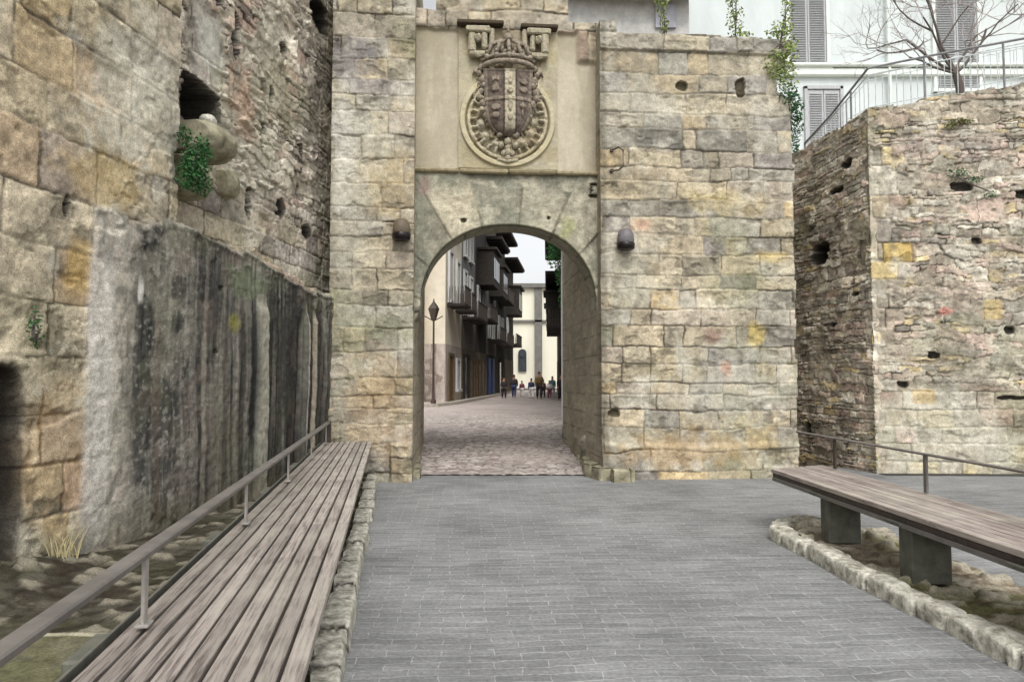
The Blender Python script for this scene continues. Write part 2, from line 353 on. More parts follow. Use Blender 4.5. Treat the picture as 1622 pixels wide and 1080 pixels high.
def rub_wall(S,Z,a,b,seed,pal,depth=.035,mort=MORT,jd=.55):
    I,d=layered(S,Z,b,a*.4,a*1.7,seed); I2,d2=layered(S,Z,b*1.9,a*.9,a*2.2,seed+7)
    k=(fbm(S*1.3,Z*2.0,seed+15,3)>.53); I=np.where(k,I2+5000,I); d=np.where(k,d2,d)
    C=palette(I,pal,seed+1)*(.9+.22*h1(I,seed+6))[...,None]
    C=C*(.85+.3*fbm(S*6+I*3.3,Z*6,seed+1,3))[...,None]
    jw=.004+.010*fbm(S*3,Z*4,seed+16,3); j=1-ss(jw*.4,jw*1.3,d)
    C=mixc(C,j*.35,mort); C=mixc(C,j*ss(.34,.54,fbm(S*2,Z*3.2,seed+12,4))*jd*1.6,cc(44,38,31))
    bur=ss(.55,.66,fbm(S*1.8,Z*2.4,seed+18,4)); C=mixc(C,bur*.5,mort)
    H=ss(0,.011,d)*depth*(.2+1.3*h1(I,seed+4))*(1-.7*bur)+(h1(I,seed+5)-.5)*depth*.7*(1-.6*bur)+(fbm(S*3,Z*3,seed+13,4)-.5)*.06+(fbm(S*20,Z*26,seed+14,4)-.5)*.022
    return I,d,H,C
def blob(S,Z,s,z,rs,rz,p=2,seed=0,w=.25):
    return (np.abs((S-s)/rs)**p+np.abs((Z-z)/rz)**p)**(1/p)+w*(fbm(S*7,Z*7,seed,3)-.5)*2
def pit(H,C,S,Z,s,z,rs,rz,depth,p=4,seed=0,col=(.03,.027,.022),w=.2):  # default col paints the shade inside a deep hole into the colour
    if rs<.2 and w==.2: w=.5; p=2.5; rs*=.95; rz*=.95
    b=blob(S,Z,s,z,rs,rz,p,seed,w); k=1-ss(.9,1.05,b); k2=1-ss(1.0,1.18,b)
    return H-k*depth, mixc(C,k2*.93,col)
def rounded(V): return V
ar=np.arange
# ------------------------------------------------------------------ LEFT WALL (ashlar corner + streaked lower wall)
LP=(-3.58,6.1); LDv=(.14,1)
def left_wall():
    s=np.concatenate([ar(-5.6,-1.3,.05),ar(-1.3,5.42,.014)]); z=np.concatenate([ar(-.3,6.3,.014)])
    S,Z=grid(s,z)
    edges=[-.5,.15,.52,.93,1.33,1.78,2.22,2.66,3.08,3.56,3.95,4.42,4.85,5.3,5.8,6.6]
    I,d,H,C=ash_wall(S,Z,edges,.5,1.15,5,WARM,depth=.014,jit=.03,joint=.014)
    C=common(C*1.32,S,Z,5,lich=.75,moss=.2,dirt=.25)
    # orange and red iron stain low down near the niche
    C=mixc(C,(1-ss(.5,1.2,blob(S,Z,-.3,1.05,.45,.5,2,3,.5)))*.35,cc(180,146,100))
    C=mixc(C,(1-ss(.4,1.1,blob(S,Z,-.12,2.5,.2,.32,3,4,.3)))*.6,cc(178,148,84))
    C=mixc(C,(1-ss(.4,1.1,blob(S,Z,.2,3.35,.6,.3,3,5,.5)))*.5,cc(184,158,102))
    C=mixc(C,(1-ss(.5,1.1,blob(S,Z,.45,4.2,.5,.7,2,6,.6)))*.6,cc(196,192,176))
    C=mixc(C,(1-ss(.5,1.1,blob(S,Z,-.55,4.1,.5,.35,2,7,.6)))*.35,cc(186,168,140))
    # streaked, rendered lower wall
    top=3.04+.15*ss(.4,1.2,S)-.32*ss(1.2,5,S)+.10*(h1(np.floor(S*1.9+.3*fbm(S*3,Z*0,4)),5)-.5)+.05*(fbm(S*9,Z*0,3,4)-.5)
    reg=ss(-.05,.06,S+.05*(fbm(S*6,Z*2,9,3)-.5))*(1-ss(-.04,.03,Z-top))
    dark=ss(.25,.75,S+.25*(fbm(S*5,Z*.8,2,4)-.5))*(1-ss(-.1,.02,Z-top-.06))
    base=np.zeros(S.shape+(3,))+np.array(cc(124,122,113)); base=base*(1+.8*(fbm(S*12,Z*14,51,5)-.5)+.5*(fbm(S*32,Z*32,52,3)-.5))[...,None]
    fine=fbm(S*9,Z*.45,21,5); fin2=fbm(S*22,Z*.8,22,4); bl=fbm(S*2.2,Z*2.2,23,5)
    base=mixc(base,ss(.42,.58,fine)*.88,cc(58,58,56)); base=mixc(base,ss(.50,.64,fin2)*.7,cc(36,36,35))
    base=mixc(base,ss(.54,.68,fbm(S*14,Z*.5,24,4))*.45*ss(.8,1.8,S),cc(156,150,138)); base=mixc(base,ss(.45,.6,fbm(S*4,Z*5,29,5))*.55*(1-ss(1.,2.2,S)),cc(150,146,134))
    base=mixc(base,ss(.48,.60,fbm(S*1.7,Z*1.2,53,5))*.45,cc(70,69,66)); base=mixc(base,ss(.54,.68,bl)*.3,cc(120,106,98)); base=mixc(base,ss(.5,.66,fbm(S*1.8,Z*1.5,26,4))*.35,cc(104,106,86))
    gr=ss(1.6,3.2,S); base=base*1.0*(1-.42*gr*(1-ss(2.3,3.1,Z)))[...,None]
    speck=ss(.60,.74,fbm(S*26,Z*26,27,3)); base=mixc(base,speck*(1-ss(1.0,2.2,S))*.35,cc(176,172,160))
    for (a,w,zt,col,k) in ((3.02,.16,2.75,(150,148,134),.9),(4.35,.035,2.7,(176,170,158),.8),(1.75,.07,2.2,(150,142,128),.5),(4.1,.09,2.4,(34,33,30),.85),(2.55,.08,2.5,(48,46,42),.7),(4.62,.05,2.7,(158,148,132),.7),(3.55,.1,2.5,(58,56,50),.7),(4.85,.06,2.7,(60,54,46),.6),(.95,.07,2.35,(108,96,86),.5),(2.2,.07,2.3,(62,58,52),.6)):
        kk=(1-ss(w*.5,w,np.abs(S-a+.05*(fbm(S*0+a,Z*1.1,5,3)-.5))))*(1-ss(zt-.3,zt+.1,Z))
        base=mixc(base,kk*k,cc(*col))
    white=(1-ss(.10,.19,np.abs(S-.14+.05*(fbm(S*3,Z*3,6,3)-.5))))*(1-ss(2.5,2.85,Z))
    base=mixc(base,dark*0,cc(1,1,1))
    pale=mixc(C,np.ones(S.shape)*.65,cc(190,185,174)); pale=mixc(pale,ss(.5,.65,fbm(S*10,Z*6,31,4))*.55,cc(122,120,112))
    C=mixc(C,reg,(0,0,0))+pale*reg[...,None] if False else C*(1-reg[...,None])+pale*reg[...,None]
    C=C*(1-dark[...,None])+base*dark[...,None]
    C=mixc(C,white*.7,cc(196,192,184))
    C=mixc(C,(1-ss(.7,1.1,blob(S,Z,.68,2.42,.05,.14,4,1,.2)))*.9,cc(206,204,196))
    C=mixc(C,(1-ss(.5,1.1,blob(S,Z,2.35,2.25,.12,.14,2,1,.5)))*.7,cc(126,122,56))
    C=mixc(C,(1-ss(.5,1.2,blob(S,Z,2.6,2.75,.5,.2,2,1,.6)))*.5,cc(104,118,88))
    C=mixc(C,(1-ss(.0,.5,Z-.2*fbm(S*3,Z*3,4,3)))*.5,cc(92,86,66))
    Hd=(fbm(S*1.6,Z*.8,41,4)-.5)*.08+(fbm(S*9,Z*.9,42,4)-.5)*.012*ss(.8,2,S)*(1-ss(2.3,2.7,Z))+(fbm(S*14,Z*14,43,4)-.5)*.022+.004*ss(0,.012,d)
    for (a_,w_,h_) in ((3.02,.14,.05),(4.33,.05,.05),(4.7,.08,.04),(3.7,.05,.025),(5.0,.05,.04)): Hd=Hd+h_*(1-ss(w_*.8,w_,np.abs(S-a_)))*(1-ss(2.4,2.6,Z))
    Hd=Hd-.05*(1-ss(.06,.09,np.abs(S-4.12)))*(1-ss(2.3,2.5,Z))
    H=H*(1-reg)+(Hd)*reg+.02*reg
    H=H+.03*reg*(1-ss(.0,.05,np.abs(Z-(top-.02))))*ss(1.2,1.5,S)+.03*ss(.5,.62,fbm(S*3,Z*5,47,4))*reg*(1-ss(.1,.5,top-Z))   # drip ledge
    # niche
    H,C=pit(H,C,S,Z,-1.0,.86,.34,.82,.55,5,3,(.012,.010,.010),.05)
    for (a,b,c_,e) in ((-.28,3.0,.03,.10),(2.0,1.9,.05,.03),(2.05,2.62,.06,.03)):
        H,C=pit(H,C,S,Z,a,b,c_,e,.08)
    # vertical rebate at the ashlar edge
    mask=(S<1.22+.03*(fbm(Z*0,np.floor(Z*2.3)*3.3,2)-.5))|(Z<top+.04+.10*(h1(np.floor(S*2.1),3)-.3))
    o=sheet('ashlar_wall',LP,LDv,S,Z,H,C,STONE,mask=mask,back=.6,origin=(-3.58,6.1,0))
    tag(o,'tall ashlar wall on the left whose lower half is streaked black and grey','wall')
left_wall()
# ------------------------------------------------------------------ LEFT RUBBLE (set back, upper)
def left_rubble():
    P=(-3.58-.4*.99,6.1+.4*.139)
    S,Z=grid(ar(.7,7.0,.016),ar(2.6,9.2,.016))
    I,d,H,C=rub_wall(S,Z,.30,.085,8,RUB,depth=.045,jd=.85)
    I2,d2,H2,C2=ash_wall(S,Z,[2.3,2.75,3.05,3.3,3.6,3.9,4.3,4.8,5.4,6.2,7,8,9.5],.35,.7,9,GREY,depth=.02)
    k=1-ss(3.55,3.95,Z-.25*(S-2)*.2+.5*(fbm(S*1.2,Z*1.2,4)-.5))
    k=np.maximum(k,ss(5.2,5.7,S+.3*(fbm(S,Z*2,2)-.5))*.7)
    k=np.maximum(k,(1-ss(.8,1.1,blob(S,Z,2.3,5.55,.42,.5,4,3,.2)))*ss(5.0,5.15,Z))
    H=H*(1-k)+H2*k; C=C*(1-k[...,None])+C2*k[...,None]
    C=common(C*1.38,S,Z,18,lich=.6,moss=.25,dirt=.3)
    C=mixc(C,(1-ss(.5,1.1,blob(S,Z,2.4,5.6,.3,.35,3,3,.3)))*.75,cc(190,190,178))
    C=mixc(C,(1-ss(.4,1.2,blob(S,Z,3.2,5.2,.4,.5,2,3,.6)))*.5,cc(176,140,118))
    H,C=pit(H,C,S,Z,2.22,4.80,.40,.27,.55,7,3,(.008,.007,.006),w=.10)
    for (a,b,w,h) in ((4.3,4.05,.13,.16),(5.2,3.9,.18,.12),(4.95,5.1,.1,.12),(4.3,6.4,.12,.12),(3.4,3.95,.08,.22),(3.0,6.0,.08,.3),(2.55,6.4,.1,.25),(5.6,7.6,.35,.25),(4.9,4.5,.06,.1),(3.7,4.9,.05,.2),(4.0,5.6,.05,.16)):
        H,C=pit(H,C,S,Z,a,b,w,h,.3,4,int(a*10))
    o=sheet('rubble_wall',P,LDv,S,Z,H,C,STONE,back=.9,origin=(P[0],P[1],0))
    tag(o,'set-back rubble wall of thin dark stones above the streaked wall, left of the gate','wall')
left_rubble()
# ------------------------------------------------------------------ GATE
gate=empty('town_gate',FP(1.5,.3,0),'old stone town gate with a round arch, carved crest and two flanking ashlar towers','gate')
def tow_edges(seed,top=9.4,a=.20,b=.38):
    r=random.Random(seed); e=[-.4,.12]
    while e[-1]<top: e.append(e[-1]+r.uniform(a,b))
    return e
def left_tower():
    S,Z=grid(ar(-1.34,-.035,.014),ar(-.25,9.0,.014))
    I,d,H,C=ash_wall(S,Z,tow_edges(4,a=.2,b=.42),.28,.8,15,GREY+BEIGE,depth=.02,jit=.045,warp=.05)
    C=common(C,S,Z,25,lich=.5,moss=.35,dirt=.4)
    C=mixc(C,(1-ss(.3,1.2,blob(S,Z,-.6,1.2,.7,1.0,2,3,.6)))*.4,cc(170,144,110))
    C=mixc(C,(1-ss(.3,1.1,blob(S,Z,-.35,4.6,.5,.7,2,3,.6)))*.45,cc(168,150,112))
    C=mixc(C,(1-ss(.4,1.1,blob(S,Z,-1.0,6.6,.5,.5,2,3,.6)))*.6,cc(122,118,118))
    C=mixc(C,(1-ss(.4,1.1,blob(S,Z,-1.15,5.4,.22,1.4,2,3,.5)))*.6,cc(188,186,176))
    H=H+.07*(1-ss(.55,.62,Z+.1*(fbm(S*4,Z,3)-.5)))*ss(-.4,-.36,S)
    H=H-.05*ss(-.03,.0,S+.04)*0
    o=sheet('left_tower',F0,FD,S,Z,H,C,STONE,back=4.2,parent=None); 
    return o
def setpar(o,par):
    w=parent_world(par); me=o.data; 
    n=len(me.vertices); co=np.empty(n*3,np.float32); me.vertices.foreach_get('co',co); co=co.reshape(-1,3)-np.array(w,np.float32)
    me.vertices.foreach_set('co',co.ravel()); me.update(); o.parent=par; return o
o=left_tower(); o.name='tower'; setpar(o,gate); tag(o,'narrow tower left of the arch, grey above and orange brown at its foot')
def right_tower():
    S,Z=grid(ar(2.96,6.3,.0145),ar(-.25,7.55,.0145))
    ed=tow_edges(6,6.6,.19,.38); ed=[e for e in ed if e<6.75]+[7.0,7.27,7.7]
    I,d,H,C=ash_wall(S,Z,ed,.26,.95,35,BEIGE+GREY+WARM[:8],depth=.02,jit=.045,warp=.05)
    C=common(C,S,Z,45,lich=.55,moss=.3,dirt=.35)
    C=mixc(C,ss(4.6,6.6,Z+.8*(fbm(S,Z,6)-.5))*.35,cc(146,144,134))
    C=mixc(C,(1-ss(.3,1.2,blob(S,Z,4.3,.45,1.3,.35,2,3,.7)))*.5,cc(156,130,90))
    C=mixc(C,(1-ss(.3,1.1,blob(S,Z,4.8,2.3,.22,.16,3,3,.4)))*.7,cc(122,96,88))
    C=mixc(C,(1-ss(.3,1.1,blob(S,Z,5.0,1.75,.12,.16,3,3,.5)))*.8,cc(150,98,64))
    C=mixc(C,(1-ss(.3,1.1,blob(S,Z,5.5,2.3,.2,.2,3,8,.7)))*.6,cc(186,162,84))
    C=mixc(C,(1-ss(.3,1.1,blob(S,Z,5.8,3.6,.35,.13,3,8,.4)))*.6,cc(186,166,112))
    C=mixc(C,(1-ss(.3,1.1,blob(S,Z,3.6,4.1,.22,.13,3,8,.4)))*.5,cc(178,134,112))
    C=mixc(C,(1-ss(.3,1.1,blob(S,Z,5.0,4.5,.9,.25,3,8,.6)))*.35,cc(178,158,108))
    C=mixc(C,(1-ss(.3,1.2,blob(S,Z,5.1,1.4,1.2,.8,2,8,.8)))*.4,cc(176,174,164))
    cop=ss(6.97,7.0,Z); H=H+cop*.05
    H=H+.05*(1-ss(.5,.6,Z+.1*(fbm(S*4,Z,3)-.5)))
    for (a,b,w,h) in ((5.32,6.42,.07,.13),(4.32,6.42,.10,.07),(3.15,1.05,.1,.06)):
        H,C=pit(H,C,S,Z,a,b,w,h,.06,3,int(a*10),col=cc(74,68,54),w=.45)
    C=mixc(C,(1-ss(.06,.14,S-2.96+.06*(fbm(S*3,Z*2,5)-.5)))*.5,cc(84,78,66))
    j=h1(np.floor(Z*3.1),4)
    edge=6.2+.05*(j-.5)-.22*ss(6.25,6.4,Z)*(1-ss(6.95,7.0,Z))*(.4+j)
    mask=(S<edge)&(Z<7.27+.02*(h1(np.floor(S*1.4),2)-.5)+.2*(1-ss(3.2,3.25,S)))
    # bottom left foot is broken away
    mask&=~((S<3.0+.02)&(Z<.0))
    o=sheet('tower',F0,FD,S,Z,H,C,STONE,mask=mask,back=4.2)
    return o
o=right_tower(); setpar(o,gate); tag(o,'broad pale ashlar tower right of the arch with a projecting coping')
def arch_wall():
    N,M=420,150
    # intrados curve then outer rectangle, same parameter
    a,b,cz=1.44,1.34,2.78; cx=1.5
    inn=[]; out=[]
    zt=5.0; sl,sr=-.10,3.14
    def samp(poly,n):
        P=np.array(poly,float); L=np.concatenate([[0],np.cumsum(np.hypot(*np.diff(P,axis=0).T))]); t=np.linspace(0,L[-1],n)
        return np.stack([np.interp(t,L,P[:,0]),np.interp(t,L,P[:,1])],-1)
    th=np.linspace(math.pi,0,161); e=2/2.15
    arc=[(cx+a*np.sign(math.cos(t))*abs(math.cos(t))**e,cz+b*abs(math.sin(t))**e) for t in th]
    n1,n2=110,200
    inn=np.concatenate([samp([(-.05,-.25),(-.04,2.55),(.03,2.60),arc[0]],n1)[:-1],samp(arc,n2+1),samp([arc[-1],(2.98,2.6),(3.06,-.25)],n1)[1:]])
    o2=[]
    nl=len(samp([(0,0),(0,1)],n1))-1
    left=samp([(sl,-.25),(sl,3.3)],n1)[:-1]; mid=samp([(sl,3.3),(sl,zt),(sr,zt),(sr,3.3)],n2+1); right=samp([(sr,3.3),(sr,-.25)],n1)[1:]
    out=np.concatenate([left,mid,right])
    t=np.linspace(0,1,M)[None,:,None]**1.0
    G2=inn[:,None,:]*(1-t)+out[:,None,:]*t
    S,Z=G2[...,0],G2[...,1]
    ang=np.degrees(np.arctan2(S-1.5,Z-2.3)); ed=np.array([-200,-88,-68,-50,-31,-14,5,23,41,61,200])
    ci=np.searchsorted(ed,ang)-1; rr=np.hypot(S-1.5,Z-2.3)
    da=np.minimum(np.abs(ang-ed[ci]),np.abs(ed[np.minimum(ci+1,10)]-ang))*math.pi/180*rr
    below=(Z<2.75)
    I2,d2,H2,C2=ash_wall(S,Z,tow_edges(9,a=.3,b=.45),.6,1.0,55,GREY,depth=.012)
    I=np.where(below,I2,ci+500); d=np.where(below,d2,da)
    C=palette(I,[cc(150,145,128),cc(136,133,118),cc(158,151,132),cc(142,138,122)],5)*(.88+.24*h1(I,9))[...,None]*(.88+.25*fbm(S*3,Z*3,3,5))[...,None]
    j=1-ss(.010,.028,d+.006*(fbm(S*12,Z*12,2)-.5)); C=mixc(C,j*.75,cc(78,72,58)); C=mixc(C,(1-ss(.02,.06,d))*ss(.5,.6,fbm(S*2,Z*2,6))*.4,cc(186,180,158))
    C=mixc(C,ss(4.55,4.9,Z+.2*(fbm(S*2,Z*3,8)-.5))*.6,cc(96,98,88)); C=mixc(C,ss(.5,.68,fbm(S*1.5,Z*1.5,10,5))*.45,cc(112,118,104))
    C=mixc(C,ss(.52,.7,fbm(S*8,Z*2.0,12,4))*.4,cc(100,96,84)); C=mixc(C,ss(.55,.7,fbm(S*4,Z*4,14,4))*.5,cc(178,172,152))
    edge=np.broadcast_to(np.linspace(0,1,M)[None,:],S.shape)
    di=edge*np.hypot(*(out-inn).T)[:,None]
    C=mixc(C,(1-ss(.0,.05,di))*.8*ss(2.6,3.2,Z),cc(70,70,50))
    C=mixc(C,(1-ss(.4,1.1,blob(S,Z,.12,4.75,.13,.2,5,3,.2)))*.6,cc(128,106,102))
    C=mixc(C,(1-ss(.4,1.1,blob(S,Z,2.45,4.1,.15,.25,2,3,.5)))*.5,cc(140,144,92))
    C=C*(1+.6*(fbm(S*9,Z*11,35,5)-.5)+.5*(fbm(S*30,Z*30,36,3)-.5))[...,None]
    H=ss(0,.02,d)*.028+(h1(I,4)-.5)*.04+(fbm(S*3,Z*3,33,5)-.5)*.035+(fbm(S*18,Z*18,34,3)-.5)*.01
    H=H-.02*(1-ss(.0,.02,di))*1.0
    for (a_,b_,w,h) in ((.75,4.18,.05,.04),(2.15,4.25,.03,.03),(2.92,4.82,.1,.03),(2.92,4.62,.1,.03),(2.86,4.72,.02,.1)):
        H,C=pit(H,C,S,Z,a_,b_,w,h,.05,3,int(a_*10),col=cc(60,56,46))
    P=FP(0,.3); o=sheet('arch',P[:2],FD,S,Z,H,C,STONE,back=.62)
    setpar(o,gate); tag(o,'grey green arch ring of large radiating voussoirs')
arch_wall()
def panel():
    P=FP(0,.34)
    S,Z=grid(ar(-.1,3.14,.016),ar(4.96,9.0,.016))
    I,d,H1,C1=ash_wall(S,Z,[4.9,7.42,7.72,8.05,8.4,8.8,9.4],.3,.7,65,BEIGE+[cc(150,132,116)],depth=.02,jit=.04)
    C1=common(C1,S,Z,66,lich=.3,moss=.2,dirt=.6)
    wash=np.zeros(S.shape+(3,))+np.array(cc(172,164,146)); wash=wash*(.84+.32*fbm(S*2,Z*2,67,6))[...,None]
    wash=mixc(wash,(1-ss(.0,.38,S+.12*(fbm(S*2,Z*2,5)-.5)))*.45,cc(128,120,100)); wash=mixc(wash,ss(2.72,3.1,S+.12*(fbm(S*2,Z*2,7)-.5))*.55,cc(122,110,92))  # side shading of the recess is painted into the plaster colour
    wash=mixc(wash,ss(6.7,7.4,Z+.5*(fbm(S*2,Z*2,9)-.5))*.5,cc(128,120,100)); wash=mixc(wash,ss(.46,.66,fbm(S*3,Z*1.0,12,5))*.5,cc(140,132,112))
    k=ss(7.36,7.42,Z+.05*(fbm(S*3,Z*3,3)-.5)); k=np.maximum(k,ss(6.85,6.95,Z)*ss(2.6,2.7,S))
    C=wash*(1-k[...,None])+C1*k[...,None]; H=H1*k+.004*(fbm(S*8,Z*8,4)-.5)+ .05*k
    top=np.where(S<.28,7.70,np.where(S<2.5,9.5,7.58))
    o=sheet('crest_wall',P[:2],FD,S,Z,H,C,STONE_S,mask=Z<top+.02*(fbm(S*5,Z*0,3)-.5),back=.5); setpar(o,gate); tag(o,'smooth cream plaster recess above the arch')
panel()
# ------------------------------------------------------------------ more materials
CREST=plain('carved_sandstone',cc(112,102,90),scale=22,var=.4,bump=.7,col2=cc(152,142,126),dist=.02)
CREST2=plain('pale_carved_stone',cc(142,134,114),scale=26,var=.3,bump=.6,col2=cc(170,162,140),dist=.02)
DARKST=plain('shadowed_slate',cc(66,56,44),scale=14,bump=.3)
KERB=plain('kerb_stone',cc(138,134,118),scale=13,var=.35,bump=.9,col2=cc(214,211,198),dist=.03)
KERBD=plain('mossy_stone',cc(112,108,86),scale=7,var=.35,bump=.7,col2=cc(160,154,132),dist=.03)
IRON=plain('rusty_iron',cc(66,58,52),scale=30,var=.3,bump=.1,rough=.6)
STEEL=plain('painted_steel',cc(92,92,86),scale=12,var=.18,bump=.08,rough=.6,col2=cc(108,106,98))
RAILM=plain('grey_brown_flat_bar',cc(96,92,88),scale=6,var=.14,bump=.05,rough=.6,col2=cc(112,107,102))
POSTM=plain('pale_steel_post',cc(150,146,140),scale=20,var=.15,bump=.05,rough=.5)
DSTEEL=plain('dark_grey_leg',cc(82,82,74),scale=9,var=.2,bump=.2,rough=.8,col2=cc(98,98,88))
BROWNS=plain('brown_steel_beam',cc(62,48,44),scale=8,bump=.1,rough=.6)
ALA=math.atan2(1,-.167); ARA=math.atan2(1,-.02)
WOODL=wood_mat('weathered_bench_wood',cc(88,80,76),cc(146,138,131),cc(162,156,145),ALA)
WOODR=wood_mat('weathered_bench_wood_pale',cc(94,84,80),cc(148,138,131),cc(162,155,143),ARA)
LEAFD=leafmat('dark_ivy_leaves',cc(30,70,36),cc(62,108,58)); LEAFL=leafmat('light_ivy_leaves',cc(92,112,52),cc(150,164,92))
LEAFM=leafmat('moss_leaves',cc(82,88,40),cc(122,122,64)); DRY=leafmat('dry_grass_blades',cc(150,140,104),cc(186,176,138)); BARK=plain('bark',cc(88,80,76),scale=20,bump=.4)
TWIG=plain('grey_twigs',cc(150,142,140),scale=20,bump=0)
def wpt(s,z,k): x,y,_=FP(s,k); return (x,y,z)
# ------------------------------------------------------------------ CREST
crest=empty('coat_of_arms',FP(1.48,.28,5.05),'carved stone coat of arms with crown, shield and round collar above the arch','coat of arms')
def crest_slab():
    P=FP(0,.30); S,Z=grid(ar(.66,2.31,.008),ar(5.06,7.42,.008))
    C=np.zeros(S.shape+(3,))+np.array(cc(156,149,130)); C=C*(.85+.3*fbm(S*5,Z*5,3,5))[...,None]
    C=mixc(C,ss(.5,.7,fbm(S*3,Z*3,5,5))*.5,cc(142,130,98)); C=mixc(C,ss(.5,.7,fbm(S*2,Z*2,8,4))*.2,cc(180,170,132))
    r=np.hypot(S-1.47,Z-5.87); a=np.arctan2(Z-5.87,S-1.47); up=(Z<6.75)
    ring=(ss(.60,.63,r)*(1-ss(.655,.68,r))*.8+ss(.69,.715,r)*(1-ss(.78,.80,r)))*(1-ss(6.45,6.7,Z))
    H=.05*ring
    # collar of beads and flames inside the ring
    be=np.clip(np.cos(a*26),0,1)*(1-ss(.03,.07,np.abs(r-.56))); H=H+.06*be*(1-ss(6.6,6.8,Z))
    fl=np.clip(np.cos(a*13+1)*.5+.5,0,1)*(1-ss(.0,.10,np.abs(r-.45))); H=H+.06*fl*(1-ss(6.6,6.8,Z)); C=C*(1-.35*ss(.52,.62,fbm(S*16,Z*16,91,3))*(r<.68))[...,None]; H=H+.03*(fbm(S*14,Z*14,92,3)-.5)*(r<.68)
    C=mixc(C,(1-ss(.0,.5,ring+be+fl))*(1-ss(.75,.8,r))*(Z<6.7)*.75,cc(84,76,56))
    C=mixc(C,ring*.4,cc(190,180,146))
    # scroll foliage around the shield and mantling
    sc_=ss(.5,.62,fbm(S*13,Z*9,14,2))*(1-ss(.48,.62,np.abs(S-1.48)))*ss(5.35,5.5,Z)*(1-ss(6.85,6.95,Z)); H=H+.05*sc_
    C=mixc(C,sc_*.3,cc(150,134,112)); C=mixc(C,(1-ss(.1,.5,np.abs(S-1.5)))*ss(6.5,6.9,Z)*.5,cc(140,124,104))
    C=mixc(C,(1-ss(.5,1,blob(S,Z,1.5,5.3,.2,.25,2,3)))*.5,cc(110,98,74))
    H=H+(fbm(S*20,Z*20,3,3)-.5)*.012
    o=sheet('crest_slab',P[:2],FD,S,Z,H,C,STONE_S,back=.1); setpar(o,crest)
crest_slab()
def crest_bits():
    # shield: bulging heater with a quartered field
    n,m=110,90
    v=np.linspace(0,1,n)[:,None]+np.zeros((1,m)); uu=np.linspace(-1,1,m)[None,:]+np.zeros((n,1))
    hw=.415*(1-.06*np.sin(v*np.pi))*np.where(v<.5,1,np.sqrt(np.clip(1-(np.clip(v-.5,0,1)/.5)**2.6,0,1))); hw=np.maximum(hw,.012)
    S=1.475+hw*uu; Z=6.66-v*1.08+.03*uu*uu*(1-v)
    H=.15*(1-np.abs(uu)**3.5)*(1-(np.abs(v-.45)/.56)**5)+.02
    x_=(S-1.475)/.415; y_=(6.66-Z)/1.08
    C=np.zeros(S.shape+(3,))+np.array(cc(98,88,80)); C=C*(.75+.5*fbm(S*9,Z*9,3,4))[...,None]
    def carve(k,h=.035,col=None,a=.5):
        nonlocal H,C
        H=H+h*k; C=mixc(C,k*a,col or cc(150,138,122))
    g=lambda cx,cy,rx,ry,p=2: 1-ss(.8,1.05,(np.abs((x_-cx)/rx)**p+np.abs((y_-cy)/ry)**p)**(1/p))
    carve(ss(.84,.9,np.abs(uu)),.02); carve(1-ss(.02,.035,v),.02)
    carve(1-ss(.02,.03,np.abs(y_-.46)),.02); carve(1-ss(.015,.03,np.abs(x_+.18)),.02,cc(60,50,44),.6); carve(1-ss(.015,.03,np.abs(x_-.30)),.02,cc(60,50,44),.6)
    pal=(1-ss(.19,.22,np.abs(x_-.06)))*(1-ss(.9,.95,v)); carve(pal,.02,cc(176,168,146),.8)
    for (cx,cy,rx,ry,p) in ((-.52,.26,.16,.10,6),(-.62,.17,.05,.05,6),(-.42,.17,.05,.05,6),(-.52,.15,.05,.05,6),(.60,.20,.18,.05,2),(.60,.32,.18,.05,2),(-.5,.60,.2,.05,2),(-.5,.72,.16,.05,2),(.56,.62,.05,.13,2),(.56,.57,.14,.04,2),(.06,.18,.09,.07,2),(.06,.34,.12,.05,2),(.06,.56,.08,.10,2),(.06,.74,.1,.06,2)):
        carve(g(cx,cy,rx,ry,p),.035)
    C=C*(1-.35*ss(.5,.62,fbm(S*22,Z*22,77,3)))[...,None]; H=H+.014*(fbm(S*24,Z*24,78,3)-.5)
    P=FP(0,.26); o=sheet('shield',P[:2],FD,S,Z,H,C,STONE_S,back=.1,out=1); setpar(o,crest)
    # crown
    mb=MB(); 
    def P3(s,z,k=.2): return wpt(s,z,k)
    arc=[P3(1.475+.42*math.sin(t),6.72+.05*math.cos(t*1.0)+.0,.27-.22*math.cos(t)) for t in np.linspace(-1.5,1.5,17)]
    mb.tube(arc,.045,8); arc2=[(a[0],a[1],a[2]+.10) for a in arc]; mb.tube(arc2,.03,8)
    for t in np.linspace(-1.45,1.45,7):
        b=P3(1.475+.43*math.sin(t),6.86,.27-.23*math.cos(t)); mb.ball(b,.05,8); mb.ball((b[0],b[1],b[2]+.08),.035,8)
        top=P3(1.475+.10*math.sin(t),7.18,.2); mid=P3(1.475+.33*math.sin(t),7.08,.26-.2*math.cos(t)); mb.tube([b,mid,top],[.03,.035,.03],6)
    c=P3(1.475,7.22,.2); mb.ball(c,.08,10); mb.tube([(c[0],c[1],c[2]),(c[0],c[1],c[2]+.3)],.03,6); 
    a1=P3(1.38,7.38,.2);a2=P3(1.57,7.38,.2); mb.tube([a1,a2],.03,6)
    for (s,z) in ((1.36,7.0),(1.6,7.0),(1.48,7.08),(1.42,6.95),(1.55,6.93)): mb.ball(P3(s,z,.16),.06,8,noise=.2)
    mb.build('crown',CREST,crest,smooth=True)
    # mantling: leafy scrolls either side of the shield
    rr=random.Random(4)
